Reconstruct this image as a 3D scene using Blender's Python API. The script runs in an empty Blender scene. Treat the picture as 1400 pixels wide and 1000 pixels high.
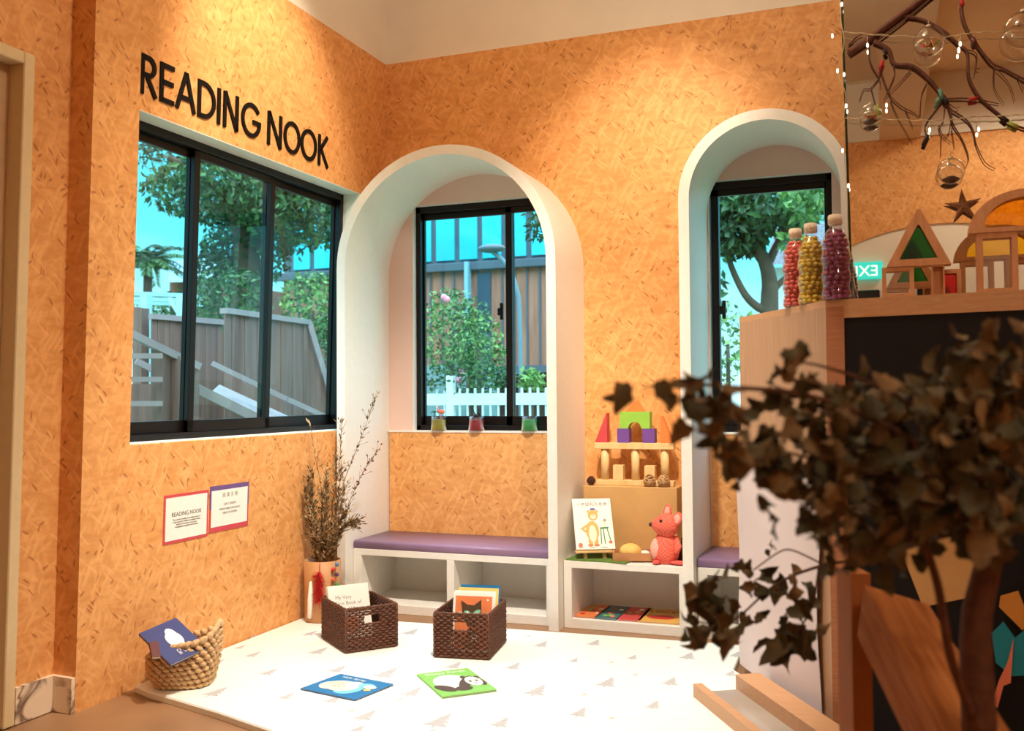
import bpy, math, random
from mathutils import Matrix, Vector
PI = math.pi
sc = bpy.context.scene
col = sc.collection
V = Vector

# ------------------------------------------------------------------ camera
YA, PT, RL, FPX = [math.radians(a) for a in (20.892949, 1.784992, 0.420565)] + [1331.872]
CAM = V((2.82046, -5.27091, 1.2))
FW = V((-math.sin(YA) * math.cos(PT), math.cos(YA) * math.cos(PT), math.sin(PT)))
RT0 = V((math.cos(YA), math.sin(YA), 0)); UP0 = RT0.cross(FW)
RT = RT0 * math.cos(RL) - UP0 * math.sin(RL); UP = UP0 * math.cos(RL) + RT0 * math.sin(RL)
cd = bpy.data.cameras.new('camera'); cam = bpy.data.objects.new('camera', cd); col.objects.link(cam)
cam.matrix_world = Matrix(((RT.x, UP.x, -FW.x, CAM.x), (RT.y, UP.y, -FW.y, CAM.y), (RT.z, UP.z, -FW.z, CAM.z), (0, 0, 0, 1)))
cd.sensor_width = 36; cd.lens = FPX / 1400 * 36; cd.clip_start = .05; cd.clip_end = 300
cd.dof.use_dof = True; cd.dof.focus_distance = 4.9; cd.dof.aperture_fstop = 3.0
sc.camera = cam
def ray(px, py): return FW + RT * ((px - 700) / FPX) - UP * ((py - 500) / FPX)
def D(px, py, d): return CAM + ray(px, py) * d               # a survey point at a known distance
def U(px, py, ax, v):                                        # a survey point on a known plane
    r = ray(px, py); k = 'xyz'.index(ax); return CAM + r * ((v - CAM[k]) / r[k])

# ------------------------------------------------------------------ colour and materials
def lin(c): return c / 12.92 if c <= .04045 else ((c + .055) / 1.055) ** 2.4
def S(r, g, b): return (lin(r / 255), lin(g / 255), lin(b / 255), 1)
MATS = {}
def N(nt, typ, **kw):
    n = nt.nodes.new(typ)
    for k, v in kw.items():
        if k in n.inputs: n.inputs[k].default_value = v
        else: setattr(n, k, v)
    return n
def newmat(name):
    m = bpy.data.materials.new(name); m.use_nodes = True; nt = m.node_tree
    b = nt.nodes['Principled BSDF']; MATS[name] = m
    return m, nt, b
def mat(name, c, rough=.5, var=.08, scale=30, bump=0., metal=0., spec=.5, coat=0., stretch=(1, 1, 1), sss=0.):
    """plain surface with a little procedural colour variation"""
    m, nt, b = newmat(name); L = nt.links.new
    tc = N(nt, 'ShaderNodeTexCoord'); mp = N(nt, 'ShaderNodeMapping'); mp.inputs['Scale'].default_value = stretch
    L(tc.outputs['Object'], mp.inputs['Vector'])
    nz = N(nt, 'ShaderNodeTexNoise', Scale=scale, Detail=4.); L(mp.outputs['Vector'], nz.inputs['Vector'])
    cr = N(nt, 'ShaderNodeValToRGB')
    cr.color_ramp.elements[0].color = tuple(x * (1 - var) for x in c[:3]) + (1,)
    cr.color_ramp.elements[1].color = tuple(min(1, x * (1 + var)) for x in c[:3]) + (1,)
    cr.color_ramp.elements[0].position = .3; cr.color_ramp.elements[1].position = .7
    L(nz.outputs['Fac'], cr.inputs['Fac']); L(cr.outputs['Color'], b.inputs['Base Color'])
    b.inputs['Roughness'].default_value = rough; b.inputs['Metallic'].default_value = metal
    b.inputs['Specular IOR Level'].default_value = spec; b.inputs['Coat Weight'].default_value = coat
    if bump:
        bp = N(nt, 'ShaderNodeBump', Strength=bump, Distance=.01); L(nz.outputs['Fac'], bp.inputs['Height']); L(bp.outputs['Normal'], b.inputs['Normal'])
    return m
def emis(name, c, s):
    m, nt, b = newmat(name); b.inputs['Base Color'].default_value = c
    b.inputs['Emission Color'].default_value = c; b.inputs['Emission Strength'].default_value = s
    return m
def clear(name, tint=(1, 1, 1, 1), refl=1.0, rough=0.0):
    """thin clear sheet: transmits its tint and mirrors by Fresnel"""
    m, nt, b = newmat(name); nt.nodes.remove(b); L = nt.links.new
    t = N(nt, 'ShaderNodeBsdfTransparent'); t.inputs['Color'].default_value = tint
    g = N(nt, 'ShaderNodeBsdfGlossy'); g.inputs['Roughness'].default_value = rough
    fr = N(nt, 'ShaderNodeFresnel', IOR=1.45); mu = N(nt, 'ShaderNodeMath', operation='MULTIPLY'); mu.inputs[1].default_value = refl
    geo = N(nt, 'ShaderNodeNewGeometry'); inv = N(nt, 'ShaderNodeMath', operation='SUBTRACT'); inv.inputs[0].default_value = 1.
    mx = N(nt, 'ShaderNodeMixShader'); out = nt.nodes['Material Output']
    L(fr.outputs[0], mu.inputs[0]); L(mu.outputs[0], mx.inputs[0]); L(t.outputs[0], mx.inputs[1]); L(g.outputs[0], mx.inputs[2]); L(mx.outputs[0], out.inputs['Surface'])
    inv.inputs[0].default_value = 1.45; sb = N(nt, 'ShaderNodeMath', operation='MULTIPLY'); sb.inputs[1].default_value = 1.45 - 1 / 1.45
    L(geo.outputs['Backfacing'], sb.inputs[0]); L(sb.outputs[0], inv.inputs[1]); L(inv.outputs[0], fr.inputs['IOR'])
    return m

def osb(name, base, gain=1.0):
    m, nt, b = newmat(name); L = nt.links.new
    tc = N(nt, 'ShaderNodeTexCoord'); sp = N(nt, 'ShaderNodeSeparateXYZ'); L(tc.outputs['Object'], sp.inputs[0])
    ad = N(nt, 'ShaderNodeMath', operation='ADD'); L(sp.outputs['X'], ad.inputs[0]); L(sp.outputs['Y'], ad.inputs[1])
    cb = N(nt, 'ShaderNodeCombineXYZ'); L(ad.outputs[0], cb.inputs['X']); L(sp.outputs['Z'], cb.inputs['Y'])
    wz = N(nt, 'ShaderNodeTexNoise', Scale=6., Detail=2.); L(cb.outputs[0], wz.inputs['Vector'])
    wm = N(nt, 'ShaderNodeVectorMath', operation='SCALE'); wm.inputs['Scale'].default_value = .06
    L(wz.outputs['Color'], wm.inputs[0])
    wa = N(nt, 'ShaderNodeVectorMath', operation='ADD'); L(cb.outputs[0], wa.inputs[0]); L(wm.outputs[0], wa.inputs[1])
    cur = None
    nb = N(nt, 'ShaderNodeTexNoise', Scale=11., Detail=6., Roughness=.65)
    st = N(nt, 'ShaderNodeMapping'); st.inputs['Scale'].default_value = (1, 3.2, 1); L(wa.outputs[0], st.inputs['Vector']); L(st.outputs[0], nb.inputs['Vector'])
    cr = N(nt, 'ShaderNodeValToRGB'); e = cr.color_ramp.elements
    mulc = lambda k: tuple(min(1, base[i] * k[i]) for i in range(3)) + (1,)
    e[0].position = .30; e[0].color = mulc((.86, .76, .64)); e[1].position = .70; e[1].color = mulc((1.08, 1.12, 1.18))
    x = e.new(.5); x.color = mulc((.97, .94, .9))
    L(nb.outputs['Fac'], cr.inputs['Fac']); cur = cr.outputs['Color']
    def layer(ang, sx, sy, thr, c, off, alpha, bright=None):
        nonlocal cur
        mp = N(nt, 'ShaderNodeMapping'); mp.vector_type = 'POINT'; mp.inputs['Rotation'].default_value = (0, 0, ang)
        mp.inputs['Location'].default_value = (off, off * .7, 0)
        L(wa.outputs[0], mp.inputs['Vector'])
        m2 = N(nt, 'ShaderNodeMapping'); m2.inputs['Scale'].default_value = (sx, sy, 1); L(mp.outputs[0], m2.inputs['Vector'])
        vo = N(nt, 'ShaderNodeTexVoronoi', voronoi_dimensions='2D', Scale=1.); L(m2.outputs[0], vo.inputs['Vector'])
        sc_ = N(nt, 'ShaderNodeSeparateColor'); L(vo.outputs['Color'], sc_.inputs[0])
        gt = N(nt, 'ShaderNodeMath', operation='GREATER_THAN'); gt.inputs[1].default_value = thr; L(sc_.outputs['Red'], gt.inputs[0])
        # a flake fades away from its middle so its outline is ragged
        ds = N(nt, 'ShaderNodeMapRange'); ds.inputs['From Min'].default_value = .30; ds.inputs['From Max'].default_value = .52; ds.inputs['To Min'].default_value = 1; ds.inputs['To Max'].default_value = 0
        L(vo.outputs['Distance'], ds.inputs['Value'])
        a = N(nt, 'ShaderNodeMath', operation='MULTIPLY'); L(gt.outputs[0], a.inputs[0]); L(ds.outputs[0], a.inputs[1])
        a2 = N(nt, 'ShaderNodeMath', operation='MULTIPLY'); a2.inputs[1].default_value = alpha; L(a.outputs[0], a2.inputs[0])
        mx = N(nt, 'ShaderNodeMix', data_type='RGBA')
        L(a2.outputs[0], mx.inputs['Factor']); L(cur, mx.inputs['A']); mx.inputs['B'].default_value = mulc(c)
        cur = mx.outputs['Result']
    layer(.25, 7, 40, .60, (.86, .76, .64), 1.3, .34)
    layer(1.2, 8, 44, .66, (1.12, 1.2, 1.32), 4.1, .4)
    layer(-.45, 6.5, 38, .60, (1.10, 1.17, 1.25), 7.7, .34)
    layer(2.0, 9, 48, .68, (.84, .72, .60), 2.9, .34)
    layer(-1.1, 8, 46, .74, (1.15, 1.26, 1.42), 11.7, .5)
    layer(.05, 6, 36, .66, (.90, .80, .68), 15.2, .3)
    layer(.75, 10, 75, .86, (1.18, 1.34, 1.6), 17.3, .45)
    layer(.8, 22, 90, .975, (.44, .26, .18), 19.2, .65)
    layer(-.6, 34, 80, .98, (.40, .22, .15), 23.2, .6)
    layer(1.9, 26, 110, .982, (.42, .24, .15), 31.4, .6)
    L(cur, b.inputs['Base Color']); b.inputs['Roughness'].default_value = .55; b.inputs['Specular IOR Level'].default_value = .3
    return m
def woodgrain(name, c1, c2, sc_=(30, 2, 2), rough=.45, rings=3., axis='Object'):
    m, nt, b = newmat(name); L = nt.links.new
    tc = N(nt, 'ShaderNodeTexCoord'); mp = N(nt, 'ShaderNodeMapping'); mp.inputs['Scale'].default_value = sc_
    L(tc.outputs['Object'], mp.inputs['Vector'])
    n1 = N(nt, 'ShaderNodeTexNoise', Scale=rings, Detail=6., Distortion=.6); L(mp.outputs[0], n1.inputs['Vector'])
    cr = N(nt, 'ShaderNodeValToRGB'); cr.color_ramp.elements[0].color = c2; cr.color_ramp.elements[1].color = c1
    cr.color_ramp.elements[0].position = .32; cr.color_ramp.elements[1].position = .66
    L(n1.outputs['Fac'], cr.inputs['Fac']); L(cr.outputs[0], b.inputs['Base Color']); b.inputs['Roughness'].default_value = rough
    return m
def marble(name):
    m, nt, b = newmat(name); L = nt.links.new
    tc = N(nt, 'ShaderNodeTexCoord')
    n0 = N(nt, 'ShaderNodeTexNoise', Scale=5., Detail=5., Distortion=2.2); L(tc.outputs['Object'], n0.inputs['Vector'])
    cr = N(nt, 'ShaderNodeValToRGB'); e = cr.color_ramp.elements
    e[0].position = .42; e[0].color = S(235, 215, 190); e[1].position = .58; e[1].color = S(230, 208, 184)
    x = e.new(.5); x.color = S(120, 96, 80)
    L(n0.outputs['Fac'], cr.inputs['Fac']); L(cr.outputs[0], b.inputs['Base Color']); b.inputs['Roughness'].default_value = .25
    return m

OSB = osb('osb_board', S(230, 167, 103))
WHITE = mat('white_paint', S(236, 232, 224), .45, .02)
WALLW = mat('white_wall', S(236, 226, 210), .7, .03, 4)
PINK = mat('pale_pink_wall', S(232, 200, 186), .7, .03, 4)
CEIL = mat('ceiling_paint', S(232, 212, 182), .8, .03, 2)
BLACK = mat('black_aluminium', S(16, 11, 10), .35, .15, 8, spec=.3)
LETTER = mat('black_letter', S(14, 9, 7), .6, .1, spec=.2)
FLOORM = mat('brown_floor', S(150, 112, 80), .38, .14, 3.5, spec=.4)
MATW = mat('white_mat', S(238, 240, 234), .5, .02, 12)
PRINT = mat('grey_print', S(190, 188, 190), .6, .05)
PRINT2 = mat('beige_print', S(222, 198, 180), .6, .05)
CUSH = mat('mauve_vinyl', S(148, 118, 152), .42, .04, 10, spec=.5)
GLASS = clear('window_glass', (.76, .94, .98, 1), .9)
CLEARP = clear('clear_plastic', (.97, .97, .97, 1), 2.0, .04)
CLEARG = clear('clear_glass', (.98, .98, .98, 1), 2.4)
ROPE = mat('jute_rope', S(210, 172, 126), .85, .18, 90, .4)
WICK = mat('brown_wicker', S(98, 58, 40), .5, .28, 60, .3, spec=.35)
KRAFT = mat('kraft_board', S(206, 160, 100), .7, .06, 8)
PLY = woodgrain('pale_plywood', S(188, 148, 114), S(178, 137, 103), (30, 30, 1.2), .5)
PLYL = woodgrain('light_plywood', S(204, 156, 114), S(192, 142, 100), (1.2, 40, 40), .45)
OAK = woodgrain('reddish_oak', S(184, 126, 90), S(166, 108, 74), (2, 2, 60), .5)
BEECH = woodgrain('beech_block', S(236, 202, 146), S(226, 186, 126), (8, 8, 2), .5)
BLKW = woodgrain('block_frame_wood', S(216, 160, 112), S(204, 144, 98), (20, 20, 4), .5)
RAILW = woodgrain('varnished_rail', S(190, 124, 70), S(146, 86, 44), (1.5, 16, 16), .75); RAILW.node_tree.nodes['Principled BSDF'].inputs['Specular IOR Level'].default_value = .15
PAGES = mat('paper_pages', S(240, 234, 220), .8, .03, 100)
PAPERW = mat('white_paper', S(244, 242, 234), .6, .015)
GREYTX = mat('grey_ink', S(150, 145, 138), .7, .02)
DARKTX = mat('dark_ink', S(70, 58, 52), .7, .02)
MARB = marble('marble_skirting')
def flat(n, r, g, b, rough=.5, var=.04, sc_=20): return MATS.get(n) or mat(n, S(r, g, b), rough, var, sc_)

# ------------------------------------------------------------------ mesh builder
class MB:
    def __init__(s, M=None): s.v = []; s.f = []; s.mi = []; s.ms = []; s.sm = []; s.M = M or Matrix(); s.cur = 0; s.smooth = False
    def use(s, m):
        if m not in s.ms: s.ms.append(m)
        s.cur = s.ms.index(m); return s
    def add(s, vs, fs, M=None, smooth=None):
        T = s.M @ M if M else s.M; o = len(s.v)
        s.v += [T @ V(p) for p in vs]
        for f in fs: s.f.append([o + i for i in f]); s.mi.append(s.cur); s.sm.append(s.smooth if smooth is None else smooth)
        return s
    def box(s, a, b, M=None, bev=0):
        x0, y0, z0 = [min(a[i], b[i]) for i in range(3)]; x1, y1, z1 = [max(a[i], b[i]) for i in range(3)]
        if bev:
            e = min(bev, (x1 - x0) / 2.01, (y1 - y0) / 2.01, (z1 - z0) / 2.01); vs = []; ids = {}
            for ix, X in enumerate((x0, x1)):
                for iy, Y in enumerate((y0, y1)):
                    for iz, Z in enumerate((z0, z1)):
                        dx, dy, dz = [e * (1 - 2 * q) for q in (ix, iy, iz)]
                        for k, p in enumerate(((X, Y + dy, Z + dz), (X + dx, Y, Z + dz), (X + dx, Y + dy, Z))):
                            ids[ix, iy, iz, k] = len(vs); vs.append(p)
            I = lambda x, y, z, k: ids[x, y, z, k]; fs = []
            for q in (0, 1):
                fs += [[I(q, 0, 0, 0), I(q, 1, 0, 0), I(q, 1, 1, 0), I(q, 0, 1, 0)], [I(0, q, 0, 1), I(1, q, 0, 1), I(1, q, 1, 1), I(0, q, 1, 1)], [I(0, 0, q, 2), I(1, 0, q, 2), I(1, 1, q, 2), I(0, 1, q, 2)]]
            for p in (0, 1):
                for q in (0, 1):
                    fs += [[I(0, p, q, 1), I(1, p, q, 1), I(1, p, q, 2), I(0, p, q, 2)], [I(p, 0, q, 0), I(p, 1, q, 0), I(p, 1, q, 2), I(p, 0, q, 2)], [I(p, q, 0, 0), I(p, q, 1, 0), I(p, q, 1, 1), I(p, q, 0, 1)]]
            fs += [[I(x, y, z, k) for k in range(3)] for x in (0, 1) for y in (0, 1) for z in (0, 1)]
            return s.add(vs, fs, M)
        vs = [(x, y, z) for x in (x0, x1) for y in (y0, y1) for z in (z0, z1)]
        return s.add(vs, [(0, 1, 3, 2), (4, 6, 7, 5), (0, 4, 5, 1), (2, 3, 7, 6), (0, 2, 6, 4), (1, 5, 7, 3)], M)
    def prism(s, poly, h0, h1, axis='z', M=None, smooth=False):
        n = len(poly)
        mk = {'z': lambda p, h: (p[0], p[1], h), 'y': lambda p, h: (p[0], h, p[1]), 'x': lambda p, h: (h, p[0], p[1])}[axis]
        vs = [mk(p, h0) for p in poly] + [mk(p, h1) for p in poly]
        s.add(vs, [list(range(n))[::-1], list(range(n, 2 * n))], M, False)
        o = len(s.v) - 2 * n
        for i in range(n): s.f.append([o + i, o + (i + 1) % n, o + n + (i + 1) % n, o + n + i]); s.mi.append(s.cur); s.sm.append(smooth)
        return s
    def quad(s, *p, M=None): return s.add(p, [list(range(len(p)))], M)
    def tube(s, pts, r, n=8, M=None, caps=True, closed=False):
        pts = [V(p) for p in pts]; R = r if isinstance(r, (list, tuple)) else [r] * len(pts)
        vs = []; fs = []; k = len(pts); up = None
        for i, p in enumerate(pts):
            if closed: t = pts[(i + 1) % k] - pts[i - 1]
            else: t = pts[min(i + 1, k - 1)] - pts[max(i - 1, 0)]
            t = t.normalized() if t.length > 1e-9 else V((0, 0, 1))
            if up is None: up = V((0, 0, 1)) if abs(t.z) < .9 else V((1, 0, 0))
            a = t.cross(up)
            if a.length < 1e-5: a = t.orthogonal()
            a.normalize(); b = a.cross(t).normalized(); up = b
            for j in range(n):
                q = 2 * PI * j / n; vs.append(p + (a * math.cos(q) + b * math.sin(q)) * R[i])
        for i in range(k if closed else k - 1):
            i2 = (i + 1) % k
            for j in range(n): fs.append((i * n + j, i * n + (j + 1) % n, i2 * n + (j + 1) % n, i2 * n + j))
        if caps and not closed: fs += [list(range(n))[::-1], list(range((k - 1) * n, k * n))]
        return s.add(vs, fs, M, True)
    def lathe(s, prof, n=24, M=None, smooth=True):
        vs = []; fs = []
        for r, z in prof:
            for j in range(n): q = 2 * PI * j / n; vs.append((r * math.cos(q), r * math.sin(q), z))
        for i in range(len(prof) - 1):
            for j in range(n): fs.append((i * n + j, i * n + (j + 1) % n, (i + 1) * n + (j + 1) % n, (i + 1) * n + j))
        return s.add(vs, fs, M, smooth)
    def ball(s, c, r, nu=12, nv=8, M=None):
        r = r if isinstance(r, (list, tuple)) else (r, r, r); c = V(c); vs = [c + V((0, 0, -r[2]))]; fs = []
        for i in range(1, nv):
            a = -PI / 2 + PI * i / nv
            for j in range(nu): q = 2 * PI * j / nu; vs.append(c + V((r[0] * math.cos(a) * math.cos(q), r[1] * math.cos(a) * math.sin(q), r[2] * math.sin(a))))
        vs.append(c + V((0, 0, r[2])))
        for j in range(nu): fs.append((0, 1 + (j + 1) % nu, 1 + j)); fs.append((len(vs) - 1, len(vs) - 1 - nu + j, len(vs) - 1 - nu + (j + 1) % nu))
        for i in range(nv - 2):
            for j in range(nu): fs.append((1 + i * nu + j, 1 + i * nu + (j + 1) % nu, 1 + (i + 1) * nu + (j + 1) % nu, 1 + (i + 1) * nu + j))
        return s.add(vs, fs, M, True)
    def build(s, name, m=None, parent=None, label=None, kind=None):
        if m is not None and not s.ms: s.ms = [m]
        me = bpy.data.meshes.new(name); W = WM.get(parent, Matrix()) if parent else Matrix()
        Wi = W.inverted(); me.from_pydata([Wi @ p for p in s.v], [], s.f)
        for x in s.ms: me.materials.append(x)
        me.polygons.foreach_set('material_index', s.mi); me.polygons.foreach_set('use_smooth', s.sm); me.update()
        o = bpy.data.objects.new(name, me); col.objects.link(o)
        if parent: o.parent = parent; WM[o] = W
        else: WM[o] = Matrix()
        if label: o['label'] = label
        if kind: o['kind'] = kind
        return o
WM = {}
def thing(name, label, cat, M, group=None):
    if not isinstance(M, Matrix): M = Matrix.Translation(M)
    o = bpy.data.objects.new(name, None); o.empty_display_size = .05; col.objects.link(o); o.matrix_world = M; WM[o] = M
    return tag(o, label, cat, group)
def tag(o, label, cat, group=None):
    o['label'] = label; o['category'] = cat
    if group: o['group'] = group
    return o
def struct(name, mb, m=None):
    o = mb.build(name, m); o['kind'] = 'structure'; return o
def single(name, mb, m, label, cat, group=None, M=None):
    """a thing that is one mesh, with its origin at M"""
    M = M or Matrix(); h = bpy.data.objects.new('x', None); WM[h] = M
    s_, mb2 = None, mb
    me = bpy.data.meshes.new(name); Wi = M.inverted()
    if m is not None and not mb.ms: mb.ms = [m]
    me.from_pydata([Wi @ p for p in mb.v], [], mb.f)
    for x in mb.ms: me.materials.append(x)
    me.polygons.foreach_set('material_index', mb.mi); me.polygons.foreach_set('use_smooth', mb.sm); me.update()
    o = bpy.data.objects.new(name, me); col.objects.link(o); o.matrix_world = M; WM[o] = M
    del WM[h]; bpy.data.objects.remove(h)
    return tag(o, label, cat, group)
def kids(o): return [c for c in bpy.data.objects if c.parent == o]
def clone(o, M, label, group=None):
    c = o.copy(); col.objects.link(c); c.matrix_world = M; WM[c] = M; c['label'] = label
    if group: c['group'] = group
    for a in kids(o):
        b = a.copy(); col.objects.link(b); b.parent = c; WM[b] = M
        for e in kids(a):
            d = e.copy(); col.objects.link(d); d.parent = b; WM[d] = M
    return c
def T(x, y=None, z=None):
    return Matrix.Translation(V(x) if y is None else V((x, y, z)))
def R(a, ax='Z'): return Matrix.Rotation(a, 4, ax)
def frame(o, ex, ey, ez=None):
    ex = V(ex).normalized(); ey = V(ey); ey = (ey - ex * ey.dot(ex)).normalized(); ez = ex.cross(ey)
    return Matrix(((ex.x, ey.x, ez.x, o[0]), (ex.y, ey.y, ez.y, o[1]), (ex.z, ey.z, ez.z, o[2]), (0, 0, 0, 1)))
def text(mb, body, size, M, align='CENTER', sp=1.0):
    cu = bpy.data.curves.new('t', 'FONT'); cu.body = body; cu.size = size; cu.align_x = align; cu.extrude = .0003; cu.space_line = sp; cu.resolution_u = 3
    o = bpy.data.objects.new('t', cu); col.objects.link(o)
    me = bpy.data.meshes.new_from_object(o.evaluated_get(bpy.context.evaluated_depsgraph_get()))
    mb.add([tuple(v.co) for v in me.vertices], [list(p.vertices) for p in me.polygons], M, False)
    bpy.data.objects.remove(o); bpy.data.curves.remove(cu); bpy.data.meshes.remove(me)
def stroke(mb, pts, w, h0, h1, axis, closed=False):
    """a line of constant width drawn as a solid strip"""
    n = len(pts); P = [V((p[0], p[1])) for p in pts]; A = []; B = []
    for i in range(n):
        if closed: d0 = (P[i] - P[i - 1]); d1 = (P[(i + 1) % n] - P[i])
        else: d0 = P[i] - P[i - 1] if i else P[1] - P[0]; d1 = P[i + 1] - P[i] if i < n - 1 else P[-1] - P[-2]
        d0.normalize(); d1.normalize(); t = (d0 + d1).normalized(); nn = V((-t.y, t.x)); k = w / 2 / max(.4, nn.dot(V((-d1.y, d1.x))))
        A.append(P[i] + nn * k); B.append(P[i] - nn * k)
    for i in range(n if closed else n - 1):
        j = (i + 1) % n; mb.prism([A[i], A[j], B[j], B[i]], h0, h1, axis)
def ell(cx, cy, rx, ry, n=24, a0=0, a1=2 * PI, rot=0):
    full = abs(a1 - a0 - 2 * PI) < 1e-6; m = n if full else n + 1; out = []
    for i in range(m):
        a = a0 + (a1 - a0) * i / n; x, y = rx * math.cos(a), ry * math.sin(a)
        out.append((cx + x * math.cos(rot) - y * math.sin(rot), cy + x * math.sin(rot) + y * math.cos(rot)))
    return out
rnd = random.Random(7)

# ------------------------------------------------------------------ room shell
ZC = 3.238; TH = .1 / ZC
LW = T(0, 0, ZC) @ R(TH, 'Y') @ T(0, 0, -ZC)              # frame of the slightly leaning left wall: (offset, y, z)
CZ = 3.94; YF = -6.27; XR = 5.2; DEPW = .12
fl = MB(); fl.box((-.25, YF - .1, -.08), (XR, .12, 0)); struct('floor', fl, FLOORM)
ce = MB(); ce.box((-.25, YF - .1, CZ), (XR, .12, CZ + .08)); struct('ceiling', ce, CEIL)
# left wall: board with the window opening
w = MB(LW); y0, y1, z0, z1 = -2.15, -.285, 1.008, 2.392
w.use(OSB)
w.box((-.1, -2.11 + .0, -.02), (0, .12, z0)); w.box((-.1, -2.11, z1), (0, .12, ZC)); w.box((-.1, y1, z0), (0, .12, z1))
w.box((-.1, -2.36, -.02), (.012, -2.11, ZC))               # shallow pier by the window
w.box((-.16, YF, 2.475), (-.1, -2.36, ZC)); w.box((-.16, -2.552, -.02), (-.1, -2.36, 2.475)); w.box((-.16, YF, -.02), (-.1, -3.6, 2.475))
w.use(WALLW); w.box((-.16, YF, ZC), (0, .12, ZC + .8))
w.use(WHITE)
w.box((-DEPW - .06, y0, z1 - .004), (-.0006, y1 + .01, z1 + .002)); w.box((-DEPW - .06, y0, z0 - .003), (-.04, y1, z0 + .002)); w.box((-DEPW - .06, y1 - .004, z0), (-.0006, y1 + .006, z1))
w.box((-DEPW - .06, y0 - .005, z0), (-.0006, y0 + .04, z1))
struct('wall_left', w)
# back wall
A1 = dict(x0=-.045, x1=1.250, zt=2.560, d=.52, t=.052); A2 = dict(x0=1.889, x1=2.700, zt=2.566, d=.52, t=.052)
SILL = .986
def arc_z(a, x, inset):
    c = (a['x0'] + a['x1']) / 2; r = (a['x1'] - a['x0']) / 2 - inset; zc = a['zt'] - (a['x1'] - a['x0']) / 2
    d = abs(x - c); return zc + math.sqrt(max(0, r * r - d * d))
w = MB(); w.use(OSB); ths = .014
def sheet(x0, x1, za, zb): w.box((x0, -ths, za), (x1, 0, zb))
sheet(-.12, A1['x0'] + .02, 0, ZC); sheet(A1['x1'] - .02, A2['x0'] + .02, 0, ZC); sheet(A2['x1'] - .02, XR, 0, ZC)
for a in (A1, A2):
    xa, xb = a['x0'] + .02, a['x1'] - .02; n = 40
    for i in range(n):
        u0, u1 = xa + (xb - xa) * i / n, xa + (xb - xa) * (i + 1) / n
        q0, q1 = arc_z(a, u0, .02), arc_z(a, u1, .02)
        w.add([(u0, -ths, q0), (u1, -ths, q1), (u1, -ths, ZC), (u0, -ths, ZC)], [(0, 1, 2, 3)])
    sheet(a['x0'] + .06, a['x1'] - .06, 0, SILL)
w.use(WALLW); w.box((-.1, -ths, ZC), (XR, .12, CZ))
WX = ((.172, 1.20), (1.95, 2.585)); WZ = (.997, 2.352)
w.use(PINK); yb = .0
for (xa, xb), a in zip(WX, (A1, A2)):
    l, r_ = a['x0'] + .015, a['x1'] - .015
    w.quad((l, yb, 0), (xa, yb, 0), (xa, yb, 2.6), (l, yb, 2.6)); w.quad((xb, yb, 0), (r_, yb, 0), (r_, yb, 2.6), (xb, yb, 2.6))
    w.quad((xa, yb, WZ[1]), (xb, yb, WZ[1]), (xb, yb, 2.6), (xa, yb, 2.6)); w.quad((xa, yb, 0), (xb, yb, 0), (xb, yb, WZ[0]), (xa, yb, WZ[0]))
w.use(WHITE)
for (xa, xb), a in zip(WX, (A1, A2)):
    w.box((xa - .01, .0005, WZ[0] - .02), (xa, .12, WZ[1] + .01)); w.box((xb, .0005, WZ[0] - .02), (xb + .01, .12, WZ[1] + .01))
    w.box((xa - .01, .0005, WZ[1]), (xb + .01, .12, WZ[1] + .012)); w.box((a['x0'] + .055, -ths - .004, SILL), (a['x1'] - .055, .12, WZ[0]))
w.use(WALLW); w.box((-.17, .1, 0), (WX[0][0], .12, CZ)); w.box((WX[0][1], .1, 0), (WX[1][0], .12, CZ)); w.box((WX[1][1], .1, 0), (XR, .12, CZ))
for xa, xb in WX: w.box((xa, .1, 0), (xb, .12, WZ[0] - .02)); w.box((xa, .1, WZ[1] + .012), (xb, .12, CZ))
struct('wall_back', w)
w = MB(); w.use(OSB); w.box((XR, YF, 0), (XR + .05, .12, ZC)); w.use(WALLW); w.box((XR, YF, ZC), (XR + .05, .12, CZ)); struct('wall_right', w)
# wall behind the camera with its white arched bay (seen only in the mirror)
w = MB(); w.use(OSB); ZF = 3.41
ac, ar, az = 3.29, 1.78, 2.65 - 1.78
n = 24; xa, xb = ac - 1.3, ac + 1.3
w.box((-.6, YF - .02, 0), (xa, YF, ZF)); w.box((xb, YF - .02, 0), (XR, YF, ZF))
for i in range(n):
    u0, u1 = xa + (xb - xa) * i / n, xa + (xb - xa) * (i + 1) / n
    q0, q1 = [az + math.sqrt(ar * ar - (u - ac) ** 2) for u in (u0, u1)]
    w.add([(u0, YF, q0), (u1, YF, q1), (u1, YF, ZF), (u0, YF, ZF), (u0, YF - .02, q0), (u1, YF - .02, q1)], [(3, 2, 1, 0), (0, 1, 5, 4)])
w.use(WALLW); w.box((xa, YF - .05, 0), (xb, YF - .018, 2.7)); w.box((-.6, YF - .02, ZF), (XR, YF + .02, CZ))
struct('wall_front', w)
w = MB(); w.box((2.82, YF + .02, 3.40), (3.15, -1.6, CZ)); struct('trim_1', w, CEIL)
w = MB(); w.box((-.6, YF + .02, CZ - .015), (2.82, YF + .045, CZ)); w.box((3.15, YF + .02, CZ - .015), (XR, YF + .045, CZ)); struct('trim_2', w, CEIL)
# marble skirting in the corner of the pier
w = MB(LW); w.box((-.1, -2.548, 0), (-.082, -2.36, .135)); w.box((-.082, -2.378, 0), (.010, -2.36, .135)); struct('baseboard_left', w, MARB)
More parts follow.
